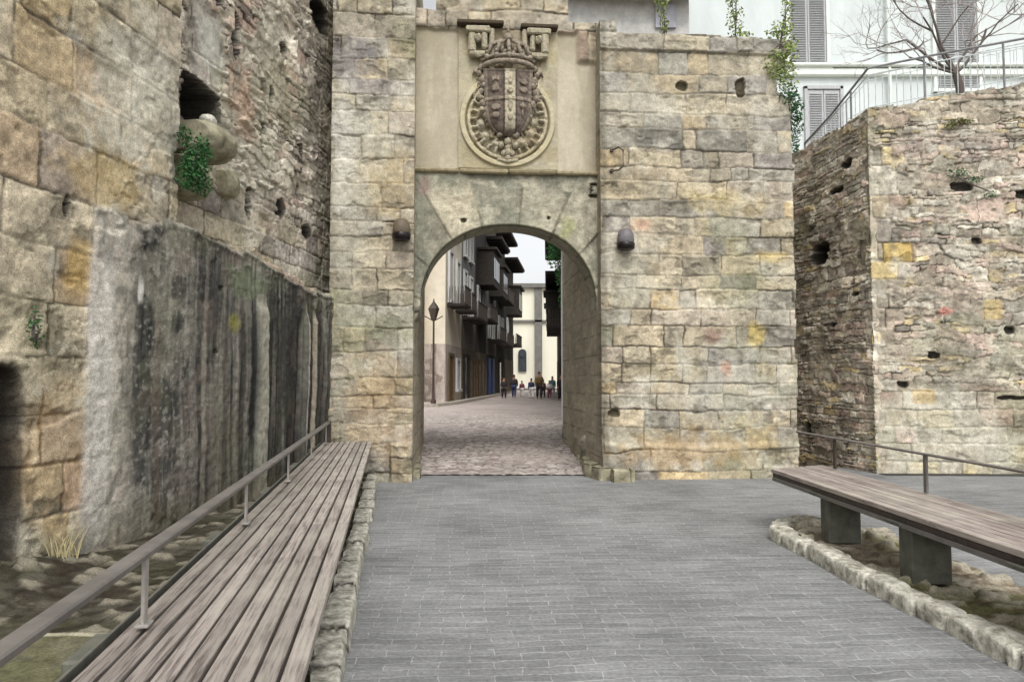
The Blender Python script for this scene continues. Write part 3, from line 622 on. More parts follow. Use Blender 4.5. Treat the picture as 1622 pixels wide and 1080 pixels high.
    for sd in (-1,1):
        mb=MB()
        for i in range(12):
            z=6.72-i*.1; s=1.475+sd*(.44+.04*math.sin(i*1.7)+(.0 if i<7 else -.06*(i-6))); 
            mb.ball(P3(s,z,.25),.055+.02*rr.random(),8,noise=.25,seed=i)
            if i%2: mb.tube([P3(s,z,.25),P3(s+sd*.09,z+.05,.25),P3(s+sd*.10,z-.03,.25)],[.03,.03,.012],6)
        mb.build('mantling',CREST,crest,smooth=True)
    mb=MB(); 
    for (s,z,r) in ((1.47,5.50,.07),(1.47,5.40,.05),(1.40,5.30,.05),(1.55,5.30,.05),(1.47,5.22,.06),(1.36,5.44,.06),(1.6,5.44,.06),(1.47,5.32,.07)): mb.ball(P3(s,z,.26),r,8,noise=.2)
    mb.tube([P3(1.3,5.2,.26),P3(1.47,5.16,.24),P3(1.64,5.2,.26)],.03,6)
    mb.build('pendant',CREST2,crest,smooth=True)
    for sd,s0 in ((-1,.98),(1,1.98)):
        mb=MB(); x,y,_=FP(s0,.2); 
        mb.bbox((x,y,7.33),(.40,.16,.10),.02,TH,.006); mb.bbox((x+sd*.10,y-.0,7.12),(.12,.14,.34),.03,TH,.006); mb.bbox((x-sd*.10,y,7.14),(.09,.12,.30),.03,TH,.006); mb.bbox((x,y+.01,6.93),(.30,.13,.08),.02,TH,.006)
        mb.ball((x,y-.05,7.18),.07,8,noise=.2); mb.tube([(x-.14,y,6.95),(x,y-.03,6.89),(x+.14,y,6.95)],.035,6)
        mb.build('console',CREST2,crest,smooth=False)
        x,y,_=FP(1.475+sd*.27,.22); MB().bbox((x,y,7.12),(.08,.10,.5),.02,TH,.005).build('pilaster',CREST2,crest)
    for (s0,s1,z) in ((.63,1.40,7.45),(1.68,2.30,7.42)):
        x,y,_=FP((s0+s1)/2,.23); mb=MB().bbox((x,y,z),(s1-s0,.20,.06),.012,TH,.004); mb.build('hood_stone',DARKST,crest)
crest_bits()
# ledge under the plaster panel
x,y,_=FP(1.52,.26); mb=MB()
for i in range(4): 
    x,y,_=FP(.28+i*.80,.27); mb.bbox((x,y,4.99),(.79,.14,.07),.02,TH,.006)
mb.build('ledge',plain('ledge_stone',cc(122,112,88),scale=14,bump=.6,col2=cc(150,140,112)),gate)
# masonry jambs of the lane behind the arch
def lane_walls():
    d=(FN[0]+.040*FD[0],FN[1]+.040*FD[1]); P=FP(3.15,.93)
    S,Z=grid(ar(0,4.65,.02),ar(-.25,5.6,.02))
    I,dd,H,C=ash_wall(S,Z,tow_edges(19,7),.4,.8,75,GREY+BEIGE,depth=.02,jit=.04)
    C=common(C,S,Z,76,lich=.2,moss=.9,dirt=.6); C=C*.9; C=mixc(C,ss(.45,.6,fbm(S*5,Z*.5,83,4))*.5,cc(72,70,54))
    for a in (.5,1.5,2.6,3.6): H=H+.17*ss(0,.01,S-a)*(1-ss(.34,.35,S-a))
    H=H+.10*(1-ss(.4,.7,Z))
    o=sheet('lane_wall',P[:2],d,S,Z,H,C,STONE,back=.9,out=-1,origin=(P[0],P[1],0)); tag(o,'mossy stone wall lining the right side of the lane just behind the arch','wall')
    P=FP(-.30,.93); d=(FN[0]-.11*FD[0],FN[1]-.11*FD[1]); S,Z=grid(ar(0,4.6,.05),ar(-.25,5.6,.05))
    I,dd,H,C=ash_wall(S,Z,tow_edges(20,7),.4,.8,77,GREY+BEIGE)
    o=sheet('lane_wall',P[:2],d,S,Z,H,C,STONE,back=.7,out=1,origin=(P[0],P[1],0)); tag(o,'stone wall on the left side of the lane behind the left tower','wall')
lane_walls()
# ------------------------------------------------------------------ RIGHT WALLS
def right_walls():
    L=math.hypot(.39,2.5)
    S,Z=grid(ar(-.6,2.56,.0155),ar(-.3,6.75,.0155))
    I,d,H,C=rub_wall(S,Z,.30,.072,28,RUBP+RUB,depth=.032,jd=.6); C=C*1.55
    C=common(C,S,Z,29,lich=.25,moss=.35,dirt=.5)
    k=ss(5.5,6.0,Z); C=mixc(C,k*.4,cc(150,144,132))
    H,C=pit(H,C,S,Z,1.02,4.0,.26,.20,.5,5,2); H,C=pit(H,C,S,Z,2.28,3.82,.1,.2,.4,5,3)
    for (a,b,w,h) in ((1.9,5.5,.15,.08),(1.6,5.1,.2,.06),(.5,.6,.1,.15),(1.4,2.6,.1,.04),(2.1,3.1,.12,.04)): H,C=pit(H,C,S,Z,a,b,w,h,.15,3,int(a*9))
    top=6.22+.05*(fbm(S*4,Z*0,5)-.5)+.06*h1(np.floor(S*3),2)
    o=sheet('rubble_wall',(5.8,14.9),(.39,-2.5),S,Z,H,C,STONE,mask=Z<top,back=.5,origin=(5.8,14.9,0)); tag(o,'receding dark rubble wall right of the broad tower, with two square sockets','wall')
    S,Z=grid(np.concatenate([ar(-.02,3.2,.0155),ar(3.2,12,.06)]),ar(-.3,8.0,.0155))
    I,d,H,C=rub_wall(S,Z,.26,.075,38,RUBP,depth=.03,jd=.6)
    I3,d3,H3,C3=rub_wall(S,Z,.42,.14,44,RUBP,depth=.03,jd=.55); k=ss(.52,.53,fbm(S*1.6,Z*2.2,61,3))
    H=H*(1-k)+H3*k; C=C*(1-k[...,None])+C3*k[...,None]
    C=mixc(C,ss(.54,.64,fbm(S*2.5,Z*3.5,63,5))*.4,cc(172,166,150))
    I2,d2,H2,C2=ash_wall(S,Z,[-.4,.2,.5,.78,1.08,1.38,1.66,2.0,2.4,2.8,3.3,3.6,3.95,4.35,4.75,5.3,6,9],.35,.75,39,WARM+RUBP+[cc(186,160,92),cc(190,172,122)],depth=.02,jit=.03)
    k=1-ss(1.35,1.55,Z+.4*(fbm(S*1.5,Z,7)-.5)); q=(S<.34+.28*h1(np.floor(Z*3.1),9))&(Z>2.2)&(Z<5.6); k=np.maximum(k,q*1.0)
    k=np.maximum(k,(1-ss(.95,1.0,blob(S,Z,2.0,2.78,.19,.2,6,3,.03)))); k=np.maximum(k,(1-ss(.95,1.0,blob(S,Z,.42,3.75,.32,.2,6,3,.03))))
    H=H*(1-k)+H2*k; C=C*(1-k[...,None])+C2*k[...,None]
    C=common(C,S,Z,49,lich=.65,moss=.2,dirt=.45)
    C=mixc(C,(1-ss(.9,1.0,blob(S,Z,2.0,2.78,.17,.18,6,3,.04)))*.6,cc(176,154,100)); C=mixc(C,(1-ss(.9,1.0,blob(S,Z,.80,1.3,.2,.13,6,3,.04)))*.55,cc(178,152,100))
    C=mixc(C,(1-ss(.5,1.1,blob(S,Z,1.2,2.75,.15,.08,2,3,.4)))*.7,cc(182,120,108))
    C=mixc(C,(1-ss(.3,1.2,blob(S,Z,2.9,4.2,.2,.15,2,3,.4)))*.7,cc(172,110,84))
    C=mixc(C,(1-ss(.2,1.2,blob(S,Z,1.3,5.6,1.3,.35,2,3,.6)))*.35,cc(168,158,150))
    for (a,b,w,h) in ((.45,1.5,.09,.05),(2.25,2.42,.09,.07),(1.55,4.9,.2,.07),(.05,3.85,.05,.22),(1.75,3.95,.09,.06),(2.6,4.75,.15,.08),(1.0,2.0,.1,.06),(2.3,1.28,.28,.03)):
        H,C=pit(H,C,S,Z,a,b,w,h,.08,3,int(a*9),w=.45)
    top=6.25+.16*S+.06*(fbm(S*4,Z*0,5)-.5)+.07*h1(np.floor(S*2.3),2)
    o=sheet('rubble_wall',(6.19,12.4),(2.48,-.1),S,Z,H,C,STONE,mask=(Z<top),back=.6,origin=(6.19,12.4,0)); tag(o,'pale terrace retaining wall of mixed rubble and ochre blocks at the far right','wall')
right_walls()
# ------------------------------------------------------------------ GROUND
def flat(name,pts,z,mat,label=None):
    me=bpy.data.meshes.new(name); me.from_pydata([(x,y,z) for x,y in pts],[],[tuple(range(len(pts)))]); o=link(name,me,mat); tag(o,kind='structure'); return o
flat('ground',[(-300,-300),(300,-300),(300,400),(-300,400)],-.30,plain('earth',cc(110,104,88),scale=2))
PAVE=paving_mat('grey_sett_paving',.098,.30,cc(125,126,126),cc(112,113,113),cc(148,148,146),.0058,rot=-TH*.8,bump=.55,warp=.03)
plz=flat('plaza_paving',[(-6,-8),(14,-8),(14,13.4),(3.6,13.2),(3.2,12.55),(-2.6,12.15),(-6,12.1)],0,PAVE)
flat('kerb_line',[(-1.95,12.13),(3.1,12.56),(3.1,12.66),(-1.95,12.23)],.006,plain('pale_border_stone',cc(150,142,132),scale=14))
COB=stone_attr('cobble_stone',bump=.4,fine=40)
def zst(Y): return .004+.246*ss(12.2,16.5,Y)
def street():
    X,Y=np.meshgrid(ar(-3.6,4.4,.028),np.concatenate([ar(12.14,18,.028),ar(18,30,.06),ar(30,56,.2)]),indexing='ij')
    X=X+ (Y-12.1)*0.0; I,d=rubble(X,Y,.19,.13,71,.8,.6)
    pal=[cc(166,156,151),cc(154,145,140),cc(178,168,162),cc(140,130,126),cc(164,158,151)]
    C=palette(I,pal,3); C=mixc(C,(1-ss(.004,.016,d))*.75,cc(84,76,68)); fadeC=ss(20,34,Y); C=mixc(C,fadeC*.9,cc(170,160,154))
    C=mixc(C,ss(.52,.7,fbm(X*1.2,Y*1.0,5,5))*.35,cc(120,110,104)); C=mixc(C,ss(.55,.7,fbm(X*.8,Y*.5,9,4))*.4,cc(172,160,152))
    Zz=zst(Y)+(ss(0,.03,d)*.018+(h1(I,3)-.5)*.014)*(1-fadeC)
    V=np.stack([X,Y,Zz],-1).reshape(-1,3); m,n=X.shape; idx=np.arange(m*n).reshape(m,n)
    F=np.stack([idx[:-1,:-1],idx[1:,:-1],idx[1:,1:],idx[:-1,1:]],-1).reshape(-1,4)
    o=link('cobbled_street',np_mesh('cobbled_street',V,F,C.reshape(-1,3)),COB); tag(o,kind='structure')
street()
flat('far_street',[(-30,18),(30,18),(30,200),(-30,200)],.235,plain('far_paving',cc(172,162,156),scale=3))
# curved pavement on the left of the street
mb=MB(); pts=[(-9,33.5),(-5.2,34.0),(-3.6,35.5),(-2.9,38.5),(-2.4,43),(-1.7,50),(-.9,60),(.3,76)]; back=[(-9,39),(-6,39),(-4.5,39),(-3.6,40),(-3.3,44),(-2.8,50),(-2,60),(-.8,76)]
n=len(pts); V=[(x,y,.40) for x,y in pts]+[(x,y,.40) for x,y in back]+[(x,y,.2) for x,y in pts]
mb.add(V,[(i,i+1,n+i+1,n+i) for i in range(n-1)]+[(2*n+i,2*n+i+1,i+1,i) for i in range(n-1)]); tag(mb.build('pavement',plain('pavement_slabs',cc(168,160,150),scale=5)),kind='structure')
flat('wall_foot_shade',[(6.2,12.14),(14,11.82),(14,12.2),(6.2,12.42)],.008,plain('painted_foot_shade',cc(58,56,52),scale=9))  # flat dark strip that paints the shade along the wall foot
# rough kerb blocks
def rough_block(mb,c,d,rz,amp,seed,n=8):
    rr=random.Random(seed); o=[rr.uniform(0,50) for _ in range(2)]
    M=Matrix.Rotation(rz,3,'Z'); V=[];F=[];idx={}
    def vid(i,j,k):
        key=(i,j,k)
        if key in idx: return idx[key]
        p=[2*i/n-1,2*j/n-1,2*k/n-1]; q=[math.copysign(abs(v)**.7,v) for v in p]
        L=(abs(p[0])**18+abs(p[1])**9+abs(p[2])**9)**(1/9); L=max(L,1); q=[v/L for v in p]
        f=1+amp*1.5*(float(fbm(np.array(q[0]*2.6+o[0]+q[2]),np.array(q[1]*2.4+o[1]+q[2]*1.3),2,4))-.5)*2
        w=Vector((q[0]*d[0]/2*(1+(f-1)*.3),q[1]*d[1]/2*f,q[2]*d[2]/2*f)); idx[key]=len(V); V.append(Vector(c)+M@w); return idx[key]
    for a in range(n):
        for b in range(n):
            for s in (0,n):
                F.append((vid(s,a,b),vid(s,a+1,b),vid(s,a+1,b+1),vid(s,a,b+1))); F.append((vid(a,s,b),vid(a+1,s,b),vid(a+1,s,b+1),vid(a,s,b+1))); F.append((vid(a,b,s),vid(a+1,b,s),vid(a+1,b+1,s),vid(a,b+1,s)))
    mb.add(V,F)
def kerb(name,path,w,h,mat,seed,lo=.35,hi=.7,z0=0):
    mb=MB(); rr=random.Random(seed); 
    for (a,b) in zip(path[:-1],path[1:]):
        a=Vector(a);b=Vector(b);L=(b-a).length;t=0;u=(b-a)/L;ang=math.atan2(u.y,u.x)
        while t<L-.05:
            l=min(rr.uniform(lo,hi),L-t); c=a+u*(t+l/2); ww=w*rr.uniform(.85,1.15)
            rough_block(mb,(c.x+rr.uniform(-.015,.015),c.y,z0+h/2-.03+rr.uniform(-.012,.012)),(l-.012,ww,h+.06),ang+rr.uniform(-.03,.03),.10,rr.randint(0,9999)); t+=l
    return tag(mb.build(name,mat,smooth=True),kind='structure')
def lx(Y,off=0): return -.650-.167*(Y-2.26)+off
kerb('kerb',[(-.53,1.2),(-2.13,11.15)],.16,.16,KERB,5,.45,1.0)
kerb('kerb',[(3.3,7.95),(2.82,7.75),(2.68,7.35),(2.72,6.6),(2.76,5.6),(2.88,4.1),(3.02,2.9),(3.1,1.2)],.19,.12,KERB,8,.22,.5)
kerb('kerb',[FP(3.05,-.22)[:2],FP(3.42,-.22)[:2]],.22,.2,KERBD,11,.2,.4)
kerb('kerb',[FP(3.02,-.12)[:2],FP(2.86,.5)[:2],FP(3.02,1.6)[:2],FP(3.15,3.2)[:2]],.24,.22,KERBD,12,.3,.5)
kerb('kerb',[FP(-.02,.35)[:2],FP(-.10,2.2)[:2],FP(-.30,4.8)[:2]],.18,.16,KERBD,13,.3,.6)
# verge under and behind the left bench: stone fill banked up against the wall
def plan(name,xa,ya,zf,cf,mat=STONE,mask=None):
    X,Y=np.meshgrid(xa,ya,indexing='ij'); Zz=zf(X,Y); C=cf(X,Y,Zz)
    V=np.stack([X,Y,Zz],-1).reshape(-1,3); m,n=X.shape; idx=np.arange(m*n).reshape(m,n)
    F=np.stack([idx[:-1,:-1],idx[1:,:-1],idx[1:,1:],idx[:-1,1:]],-1)
    if mask is not None:
        k=mask(X,Y); F=F[k[:-1,:-1]&k[1:,1:]]
    o=link(name,np_mesh(name,V,F.reshape(-1,4),C.reshape(-1,3)),mat); return tag(o,kind='structure')
def vz(X,Y):
    wall=-3.58+.14*(Y-6.1); e=-.2-.160*(Y-0)-.16
    I,d=rubble(X,Y,.35,.28,91)
    I2,d2=rubble(X,Y,.16,.13,95,1.0,1.0); st=(ss(0,.03,d)*.05+(h1(I,3)-.3)*.16)+(ss(0,.02,d2)*.02+(h1(I2,3)-.5)*.05)
    ramp=(1-ss(0,.75,X-wall))*(1-ss(5.0,6.6,Y))
    z=.11+.02*fbm(X*3,Y*3,4)+ramp*.10+st*ramp*.6+ (fbm(X*12,Y*12,5)-.5)*.03+.035*ss(.0,.02,d2)*(h1(I2,8)>.72)*(h1(I2,9))+(fbm(X*40,Y*40,6,3)-.5)*.012
    ledge=(1-ss(-.02,.02,Y-3.4-.0*(X)))*(X<-1.35)*(X>-2.25)
    return np.where(ledge>.5,.44+.012*fbm(X*9,Y*9,3),z)
def vc(X,Y,Z):
    I2,d2=rubble(X,Y,.16,.13,95,1.0,1.0)
    I,d=rubble(X,Y,.35,.28,91); C=palette(I,[cc(120,112,96),cc(134,128,112),cc(104,100,80),cc(148,142,126)],4)
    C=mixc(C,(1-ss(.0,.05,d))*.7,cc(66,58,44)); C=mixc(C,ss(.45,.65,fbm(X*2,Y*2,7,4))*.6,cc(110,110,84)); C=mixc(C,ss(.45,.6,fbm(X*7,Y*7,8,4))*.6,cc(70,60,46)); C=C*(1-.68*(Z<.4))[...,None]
    led=(Z>.42)*(Y<3.42)*(X<-1.35)*(X>-2.25); C=mixc(C,led*.8,cc(98,96,78)); C=mixc(C,led*ss(.45,.6,fbm(X*5,Y*5,13,5))*.6,cc(84,84,56)); C=mixc(C,led*(Y>3.33)*.7,cc(176,170,150))
    C=C*(1+.7*(fbm(X*30,Y*30,15,4)-.5))[...,None]; return mixc(C,(h1(I2,8)>.72)*(1-led)*ss(.0,.02,d2)*.5,cc(150,144,128))
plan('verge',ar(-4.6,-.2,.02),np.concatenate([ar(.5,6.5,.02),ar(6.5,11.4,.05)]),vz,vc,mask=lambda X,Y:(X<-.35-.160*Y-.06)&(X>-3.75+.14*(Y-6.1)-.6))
def rst(X,Y):
    I,d=rubble(X,Y,.22,.15,99,1.0,1.0); return I,d,(h1(I,8)>.6)*ss(.0,.03,d)
def rz_(X,Y): return .05+.07*rst(X,Y)[2]*h1(rst(X,Y)[0],4)+(fbm(X*40,Y*40,6,3)-.5)*.015+.02*ss(.4,.6,fbm(X*4,Y*4,3))+(fbm(X*14,Y*14,5)-.5)*.03-.03*ss(3.5,3.75,X)
def rc_(X,Y,Z):
    C=np.zeros(X.shape+(3,))+np.array(cc(122,112,96)); C=mixc(C,ss(.42,.58,fbm(X*2.2,Y*2.2,7,5))*.8,cc(94,96,56)); C=mixc(C,ss(.5,.65,fbm(X*4,Y*6,9,4))*.7,cc(168,160,142)); C=mixc(C,ss(.5,.65,fbm(X*7,Y*7,11,4))*.6,cc(82,68,54)); C=C*(1+.8*(fbm(X*28,Y*28,15,4)-.5))[...,None]; return mixc(C,rst(X,Y)[2]*.75,cc(168,162,146))
plan('verge',ar(2.72,3.85,.018),ar(1.0,7.8,.018),rz_,rc_,mask=lambda X,Y:X>np.interp(Y,[1.2,2.9,4.1,5.6,6.6,7.35,7.8],[3.10,3.02,2.88,2.76,2.72,2.70,2.85]))
# ------------------------------------------------------------------ BENCHES
def leftbench():
    b=empty('bench',(-.35,1.0,0),'very long slatted wooden bench with a low flat rail running along the left wall','bench')
    u=Vector((-.167,1,0)).normalized(); v=Vector((-u.y,u.x,0))   # v points to the wall
    P=Vector((-.650+.167*2.26,0,0)); rz=math.atan2(u.y,u.x)
    t0,t1=.25,11.38; z=.65; w=.0675; p=.0812
    mb=MB(); rr=random.Random(3)
    for i in range(9):
        segs=[t0,3.1+rr.uniform(-.1,.1),6.0,8.9,t1-(i*.012)]
        segs=[t0,4.05 if i%2 else 4.95,8.05 if i%2 else 8.9,t1+.012*(-i)]
        for a,c in zip(segs[:-1],segs[1:]):
            cen=P+u*((a+c)/2)+v*(w/2+p*i); mb.bbox((cen.x,cen.y,z-.02+rr.uniform(-.002,.002)),(c-a-.004,w,.04),.004,rz)
    mb.build('seat',WOODL,b)
    # closed edge board next to the wall
    cen=P+u*((t0+t1)/2)+v*(p*9+.03); MB().bbox((cen.x,cen.y,z-.035),(t1-t0,.012,.07),.003,rz).build('edge_strip',STEEL,b)
    for i,Y in enumerate((1.09,3.03,4.97,6.91,8.85,10.79)):
        t=Y/u.y; c=P+u*(t-.12)+v*(p*9-.085)
        MB().bbox((c.x,c.y,.80),(.045,.014,.27),.003,rz).bbox((c.x,c.y,.672),(.07,.05,.012),.003,rz).build('post',POSTM,b)
        MB().bbox((c.x-.02,c.y-.0,.37),(.30,.42,.46),.01,rz).build('leg',DSTEEL,b)
    c=P+u*((t0+t1-.25)/2)+v*(p*9-.085); MB().bbox((c.x,c.y,.945),(t1-.25-t0,.066,.028),.006,rz).build('rail',RAILM,b)
    e=P+u*(t1-.2)+v*(p*9-.085); MB().bbox((e.x,e.y,.80),(.05,.09,.34),.004,rz).build('end_post',IRON,b)
    for off in (.08,.36,.66):
        c=P+u*((t0+t1)/2)+v*off; MB().bbox((c.x,c.y,.57),(t1-t0-.1,.06,.07),.004,rz).build('beam',BROWNS,b)
leftbench()
def rightbench():
    b=empty('bench',(3.2,4.6,0),'slatted wooden bench on dark steel pedestals beside the mossy kerb on the right','bench')
    u=Vector((-.02,1,0)).normalized(); v=Vector((u.y,-u.x,0)); P=Vector((2.99,0,0)); rz=math.atan2(u.y,u.x); z=.62; p=.0812;w=.0735
    mb=MB(); rr=random.Random(5); t0=.9
    for i in range(9):
        t1=8.0+i*.042; segs=[t0,3.3 if i%2 else 2.5,5.8 if i%2 else 5.1,t1]
        for a,c in zip(segs[:-1],segs[1:]):
            cen=P+u*((a+c)/2)+v*(w/2+p*i); mb.bbox((cen.x,cen.y,z-.02+rr.uniform(-.002,.002)),(c-a-.004,w,.04),.004,rz)
    mb.build('seat',WOODR,b)
    c=P+u*((t0+8.0)/2)+v*.012; MB().bbox((c.x,c.y,z-.105),(8.0-t0-.05,.02,.035),.003,rz).build('front_rail',RAILM,b)
    c=P+u*((t0+8.0)/2)+v*.03; MB().bbox((c.x,c.y,z-.065),(8.0-t0-.02,.03,.042),.003,rz).build('edge_strip',IRON,b)
    for Y in (6.8,5.45,4.1,2.75,1.4):
        c=P+u*Y+v*.23; mb=MB().bbox((c.x,c.y+.09,.30),(.18,.30,.44),.008,rz); mb.bbox((c.x,c.y+.09,.525),(.22,.5,.02),.003,rz); mb.build('leg',DSTEEL,b)
    for off,zz,hh in ((.34,.42,.07),(.62,.50,.08)):
        c=P+u*((t0+7.1)/2)+v*off; MB().bbox((c.x,c.y,zz),(7.1-t0,.06,hh),.004,rz).build('beam',BROWNS,b)
    for Y in (6.1,4.75,3.4,2.05):
        c=P+u*Y+v*.40; MB().bbox((c.x,c.y,.49),(.10,.34,.12),.004,rz).build('bracket',BROWNS,b)
    for Y in (7.94,6.26,4.58,2.9,1.2):
        c=P+u*Y+v*(p*9-.05); MB().bbox((c.x,c.y,.79),(.045,.022,.33),.003,rz).build('post',IRON if Y>7 else RAILM,b)
    c=P+u*((t0+8.9)/2)+v*(p*9-.05); MB().bbox((c.x,c.y,.955),(8.9-t0,.06,.016),.003,rz).build('rail',RAILM,b)
rightbench()
# ------------------------------------------------------------------ LAMPS, HOOK, CORBEL
GLASSD=plain('dark_lamp_glass',cc(26,22,22),scale=10,bump=0,rough=.25)
def flood(s,z,lab,mat):
    x,y,_=FP(s,-.12); e=empty('floodlight',(x,y,z),lab,'floodlight','floodlights on the gate towers')
    h=MB(); h.lathe((x,y,z-.30),[(.10,0),(.135,.01),(.14,.10),(.125,.20),(.09,.27),(.02,.29)],18); h.build('housing',mat,e,smooth=True)
    MB().lathe((x,y,z-.36),[(.0,0),(.11,.0),(.142,.02),(.15,.10),(.138,.115)],18).build('lens_hood',GLASSD,e,smooth=True)
    x2,y2,_=FP(s,-.0); m=MB(); m.bbox((x2,y2-.02,z-.12),(.10,.10,.22),.01,TH); m.tube([(x2,y2,z-.02),(x,y,z-.02),(x,y,z-.1)],.018,6); m.build('bracket',mat,e)
flood(-.225,4.12,'brown floodlight with dark hood on the left tower beside the arch',plain('lamp_brown',cc(92,82,68),scale=12,rough=.6))
flood(3.34,4.02,'dark purplish floodlight on the right tower beside the arch',plain('lamp_grey',cc(98,94,96),scale=12,rough=.5))
def hook():
    e=MB(); pts=[wpt(3.14,5.30,-.03),wpt(3.24,5.33,-.12),wpt(3.31,5.28,-.12),wpt(3.31,5.02,-.12),wpt(3.24,4.96,-.1),wpt(3.14,4.97,-.03)]
    e.tube(pts,.014,6); e.bbox(pts[0],(.05,.05,.05),.005,TH); e.bbox(pts[-1],(.05,.05,.05),.005,TH)
    o=e.build('iron_bracket',IRON,None,loc=pts[0]); tag(o,'thin rusty iron bracket on the inner edge of the right tower','bracket')
hook()
def corbel():
    # two rounded quadrant stones, the upper one longer, projecting from the set-back wall below the black opening
    L=math.hypot(.14,1); ux,uy=.14/L,1/L; nx,ny=uy,-ux
    P=(-3.976,6.156)
    def at(s,z,o): return (P[0]+ux*s+nx*o,P[1]+uy*s+ny*o,z)
    rz=math.atan2(ny,nx); c=at(2.0,4.3,.0)
    e=empty('corbel',c,'rounded stone corbel projecting from the left rubble wall under a black opening','corbel')
    def quad(s,z,w,l,h,mat,seed):
        mb=MB(); n=14; V=[];F=[]; m=9
        for i in range(n+1):
            t=i/n; 
            for j in range(m):
                ph=math.pi/2*0; 
            # section outline around the stone: flat top, rounded nose
        prof=[]
        for j in range(26):
            a=j/25*math.pi; prof.append((l*.55+ l*.45*math.sin(a) if True else 0, h/2*math.cos(a)))
        prof=[(-.25,h/2)]+prof+[(-.25,-h/2)]
        N=len(prof)
        for i in range(n+1):
            x=-w/2+w*i/n; sh=(1-(abs(x)/(w/2))**4*.18)
            for (o,zz) in prof:
                f=1+.10*(float(fbm(np.array(x*4+seed),np.array(o*4+zz*5),3,3))-.5)*2
                p=at(s+x,z+zz*sh*f,o*f*sh if o>0 else o); V.append(p)
        for i in range(n):
            for k in range(N-1): F.append((i*N+k,i*N+k+1,(i+1)*N+k+1,(i+1)*N+k))
        b0=len(V); V+=[Vector(V[k]) for k in range(N)]; b1=len(V); V+=[Vector(V[n*N+k]) for k in range(N)]
        for b_,q in ((b0,0),(b1,1)):
            ce=len(V); V.append((Vector(V[b_])+Vector(V[b_+N-1])+Vector(V[b_+N//2])*2)/4)
            for k in range(N-1): F.append((b_+k,b_+k+1,ce) if q else (b_+k+1,b_+k,ce))
        mb.add(V,F); return mb.build('corbel_stone',mat,e,smooth=True)
    quad(1.90,4.23,.62,.60,.38,KERBD,1); quad(1.68,3.78,.44,.46,.46,KERBD,5); quad(2.75,4.0,.30,.20,.34,KERBD,9)
    mb=MB().ball(at(2.05,4.53,.22),.10,14,sq=(1,1.2,.85),noise=.06); mb.build('loose_stone',KERB,e,smooth=True)
    return at
CAT=corbel()
# ------------------------------------------------------------------ PLANTS
def clump(name,label,cat,centres,n,size,mat,seed,stem=None,sm=BARK,group=None):
    rr=random.Random(seed); root=centres[0][0]; loc=(root[0],root[1],root[2]-centres[0][1][2])
    e=empty(name,loc,label,cat,group); mb=MB(); tot=sum(c[1][0]*c[1][1]*c[1][2] for c in centres)
    for (c,r) in centres:
        k=max(6,int(n*(r[0]*r[1]*r[2])/tot))
        for _ in range(k):
            d=Vector((rr.gauss(0,1),rr.gauss(0,1),rr.gauss(0,1))).normalized()*rr.random()**.45
            mb.leaf((c[0]+d.x*r[0],c[1]+d.y*r[1],c[2]+d.z*r[2]),size*rr.uniform(.6,1.3),rr)
    mb.build('foliage',mat,e)
    st=MB()
    for (c,r) in centres:
        for _ in range(3): st.tube([(loc[0],loc[1],loc[2]),((loc[0]+c[0])/2+rr.uniform(-.05,.05),(loc[1]+c[1])/2,(loc[2]+c[2])/2),(c[0]+rr.uniform(-.5,.5)*r[0],c[1],c[2]+r[2]*.5)],[.010,.008,.004],5)
    st.build('stem',sm,e); return e
a=CAT
clump('wall_plant','dark green fern hanging from the side of the stone corbel','plant',[(a(1.32,3.9,.55),(.16,.17,.24)),(a(1.25,3.70,.52),(.15,.16,.20)),(a(1.42,3.62,.55),(.12,.12,.14)),(a(1.2,4.08,.45),(.10,.10,.10))],1300,.045,LEAFD,3)
clump('wall_plant','small green tuft growing from the ashlar at the left edge','plant',[((-3.60,5.45,2.02),(.05,.10,.12)),((-3.60,5.50,1.90),(.04,.08,.08))],90,.035,LEAFD,8)
def T(s,z,k=-.05): return wpt(s,z,k)
clump('ivy','light green ivy spilling over the right end of the broad tower','ivy',[(T(6.0,7.38),(.26,.18,.2)),(T(6.12,7.05),(.22,.18,.28)),(T(5.95,6.78),(.25,.16,.26)),(T(6.1,6.6),(.22,.16,.26)),(T(6.15,7.8),(.12,.12,.35)),(T(5.85,6.98),(.14,.12,.10))],1000,.062,LEAFL,5)
clump('ivy','dark green ivy below the light ivy at the tower corner','ivy',[(T(6.16,6.3,.0),(.18,.16,.22)),(T(6.28,6.1,.05),(.16,.16,.26)),(T(6.32,5.8,.1),(.12,.14,.26)),(T(6.3,5.5,.1),(.08,.14,.16))],900,.055,LEAFD,15)
clump('wall_top_plant','leafy plant standing on the tower coping in front of the white wall','plant',[(T(5.42,7.75,.4),(.16,.15,.35)),(T(5.5,7.45,.3),(.2,.15,.16)),(T(5.38,8.1,.4),(.14,.14,.25))],300,.06,LEAFL,25)
clump('wall_top_plant','slim green creeper rising from the tower coping beside the grey annex','plant',[(T(4.2,7.65,.5),(.09,.12,.3)),(T(4.15,8.1,.5),(.12,.14,.3))],260,.06,LEAFL,35)
clump('wall_shrub','olive green moss cushion high on the right retaining wall','moss',[((7.75,12.27,6.02),(.20,.09,.07)),((7.55,12.27,5.93),(.14,.08,.05))],260,.045,LEAFM,45)
clump('wall_shrub','dark green bush growing from a joint in the right retaining wall','plant',[((7.62,12.25,5.12),(.22,.10,.09)),((7.9,12.25,5.0),(.2,.10,.07)),((8.2,12.25,4.75),(.16,.08,.07))],240,.045,LEAFD,55)
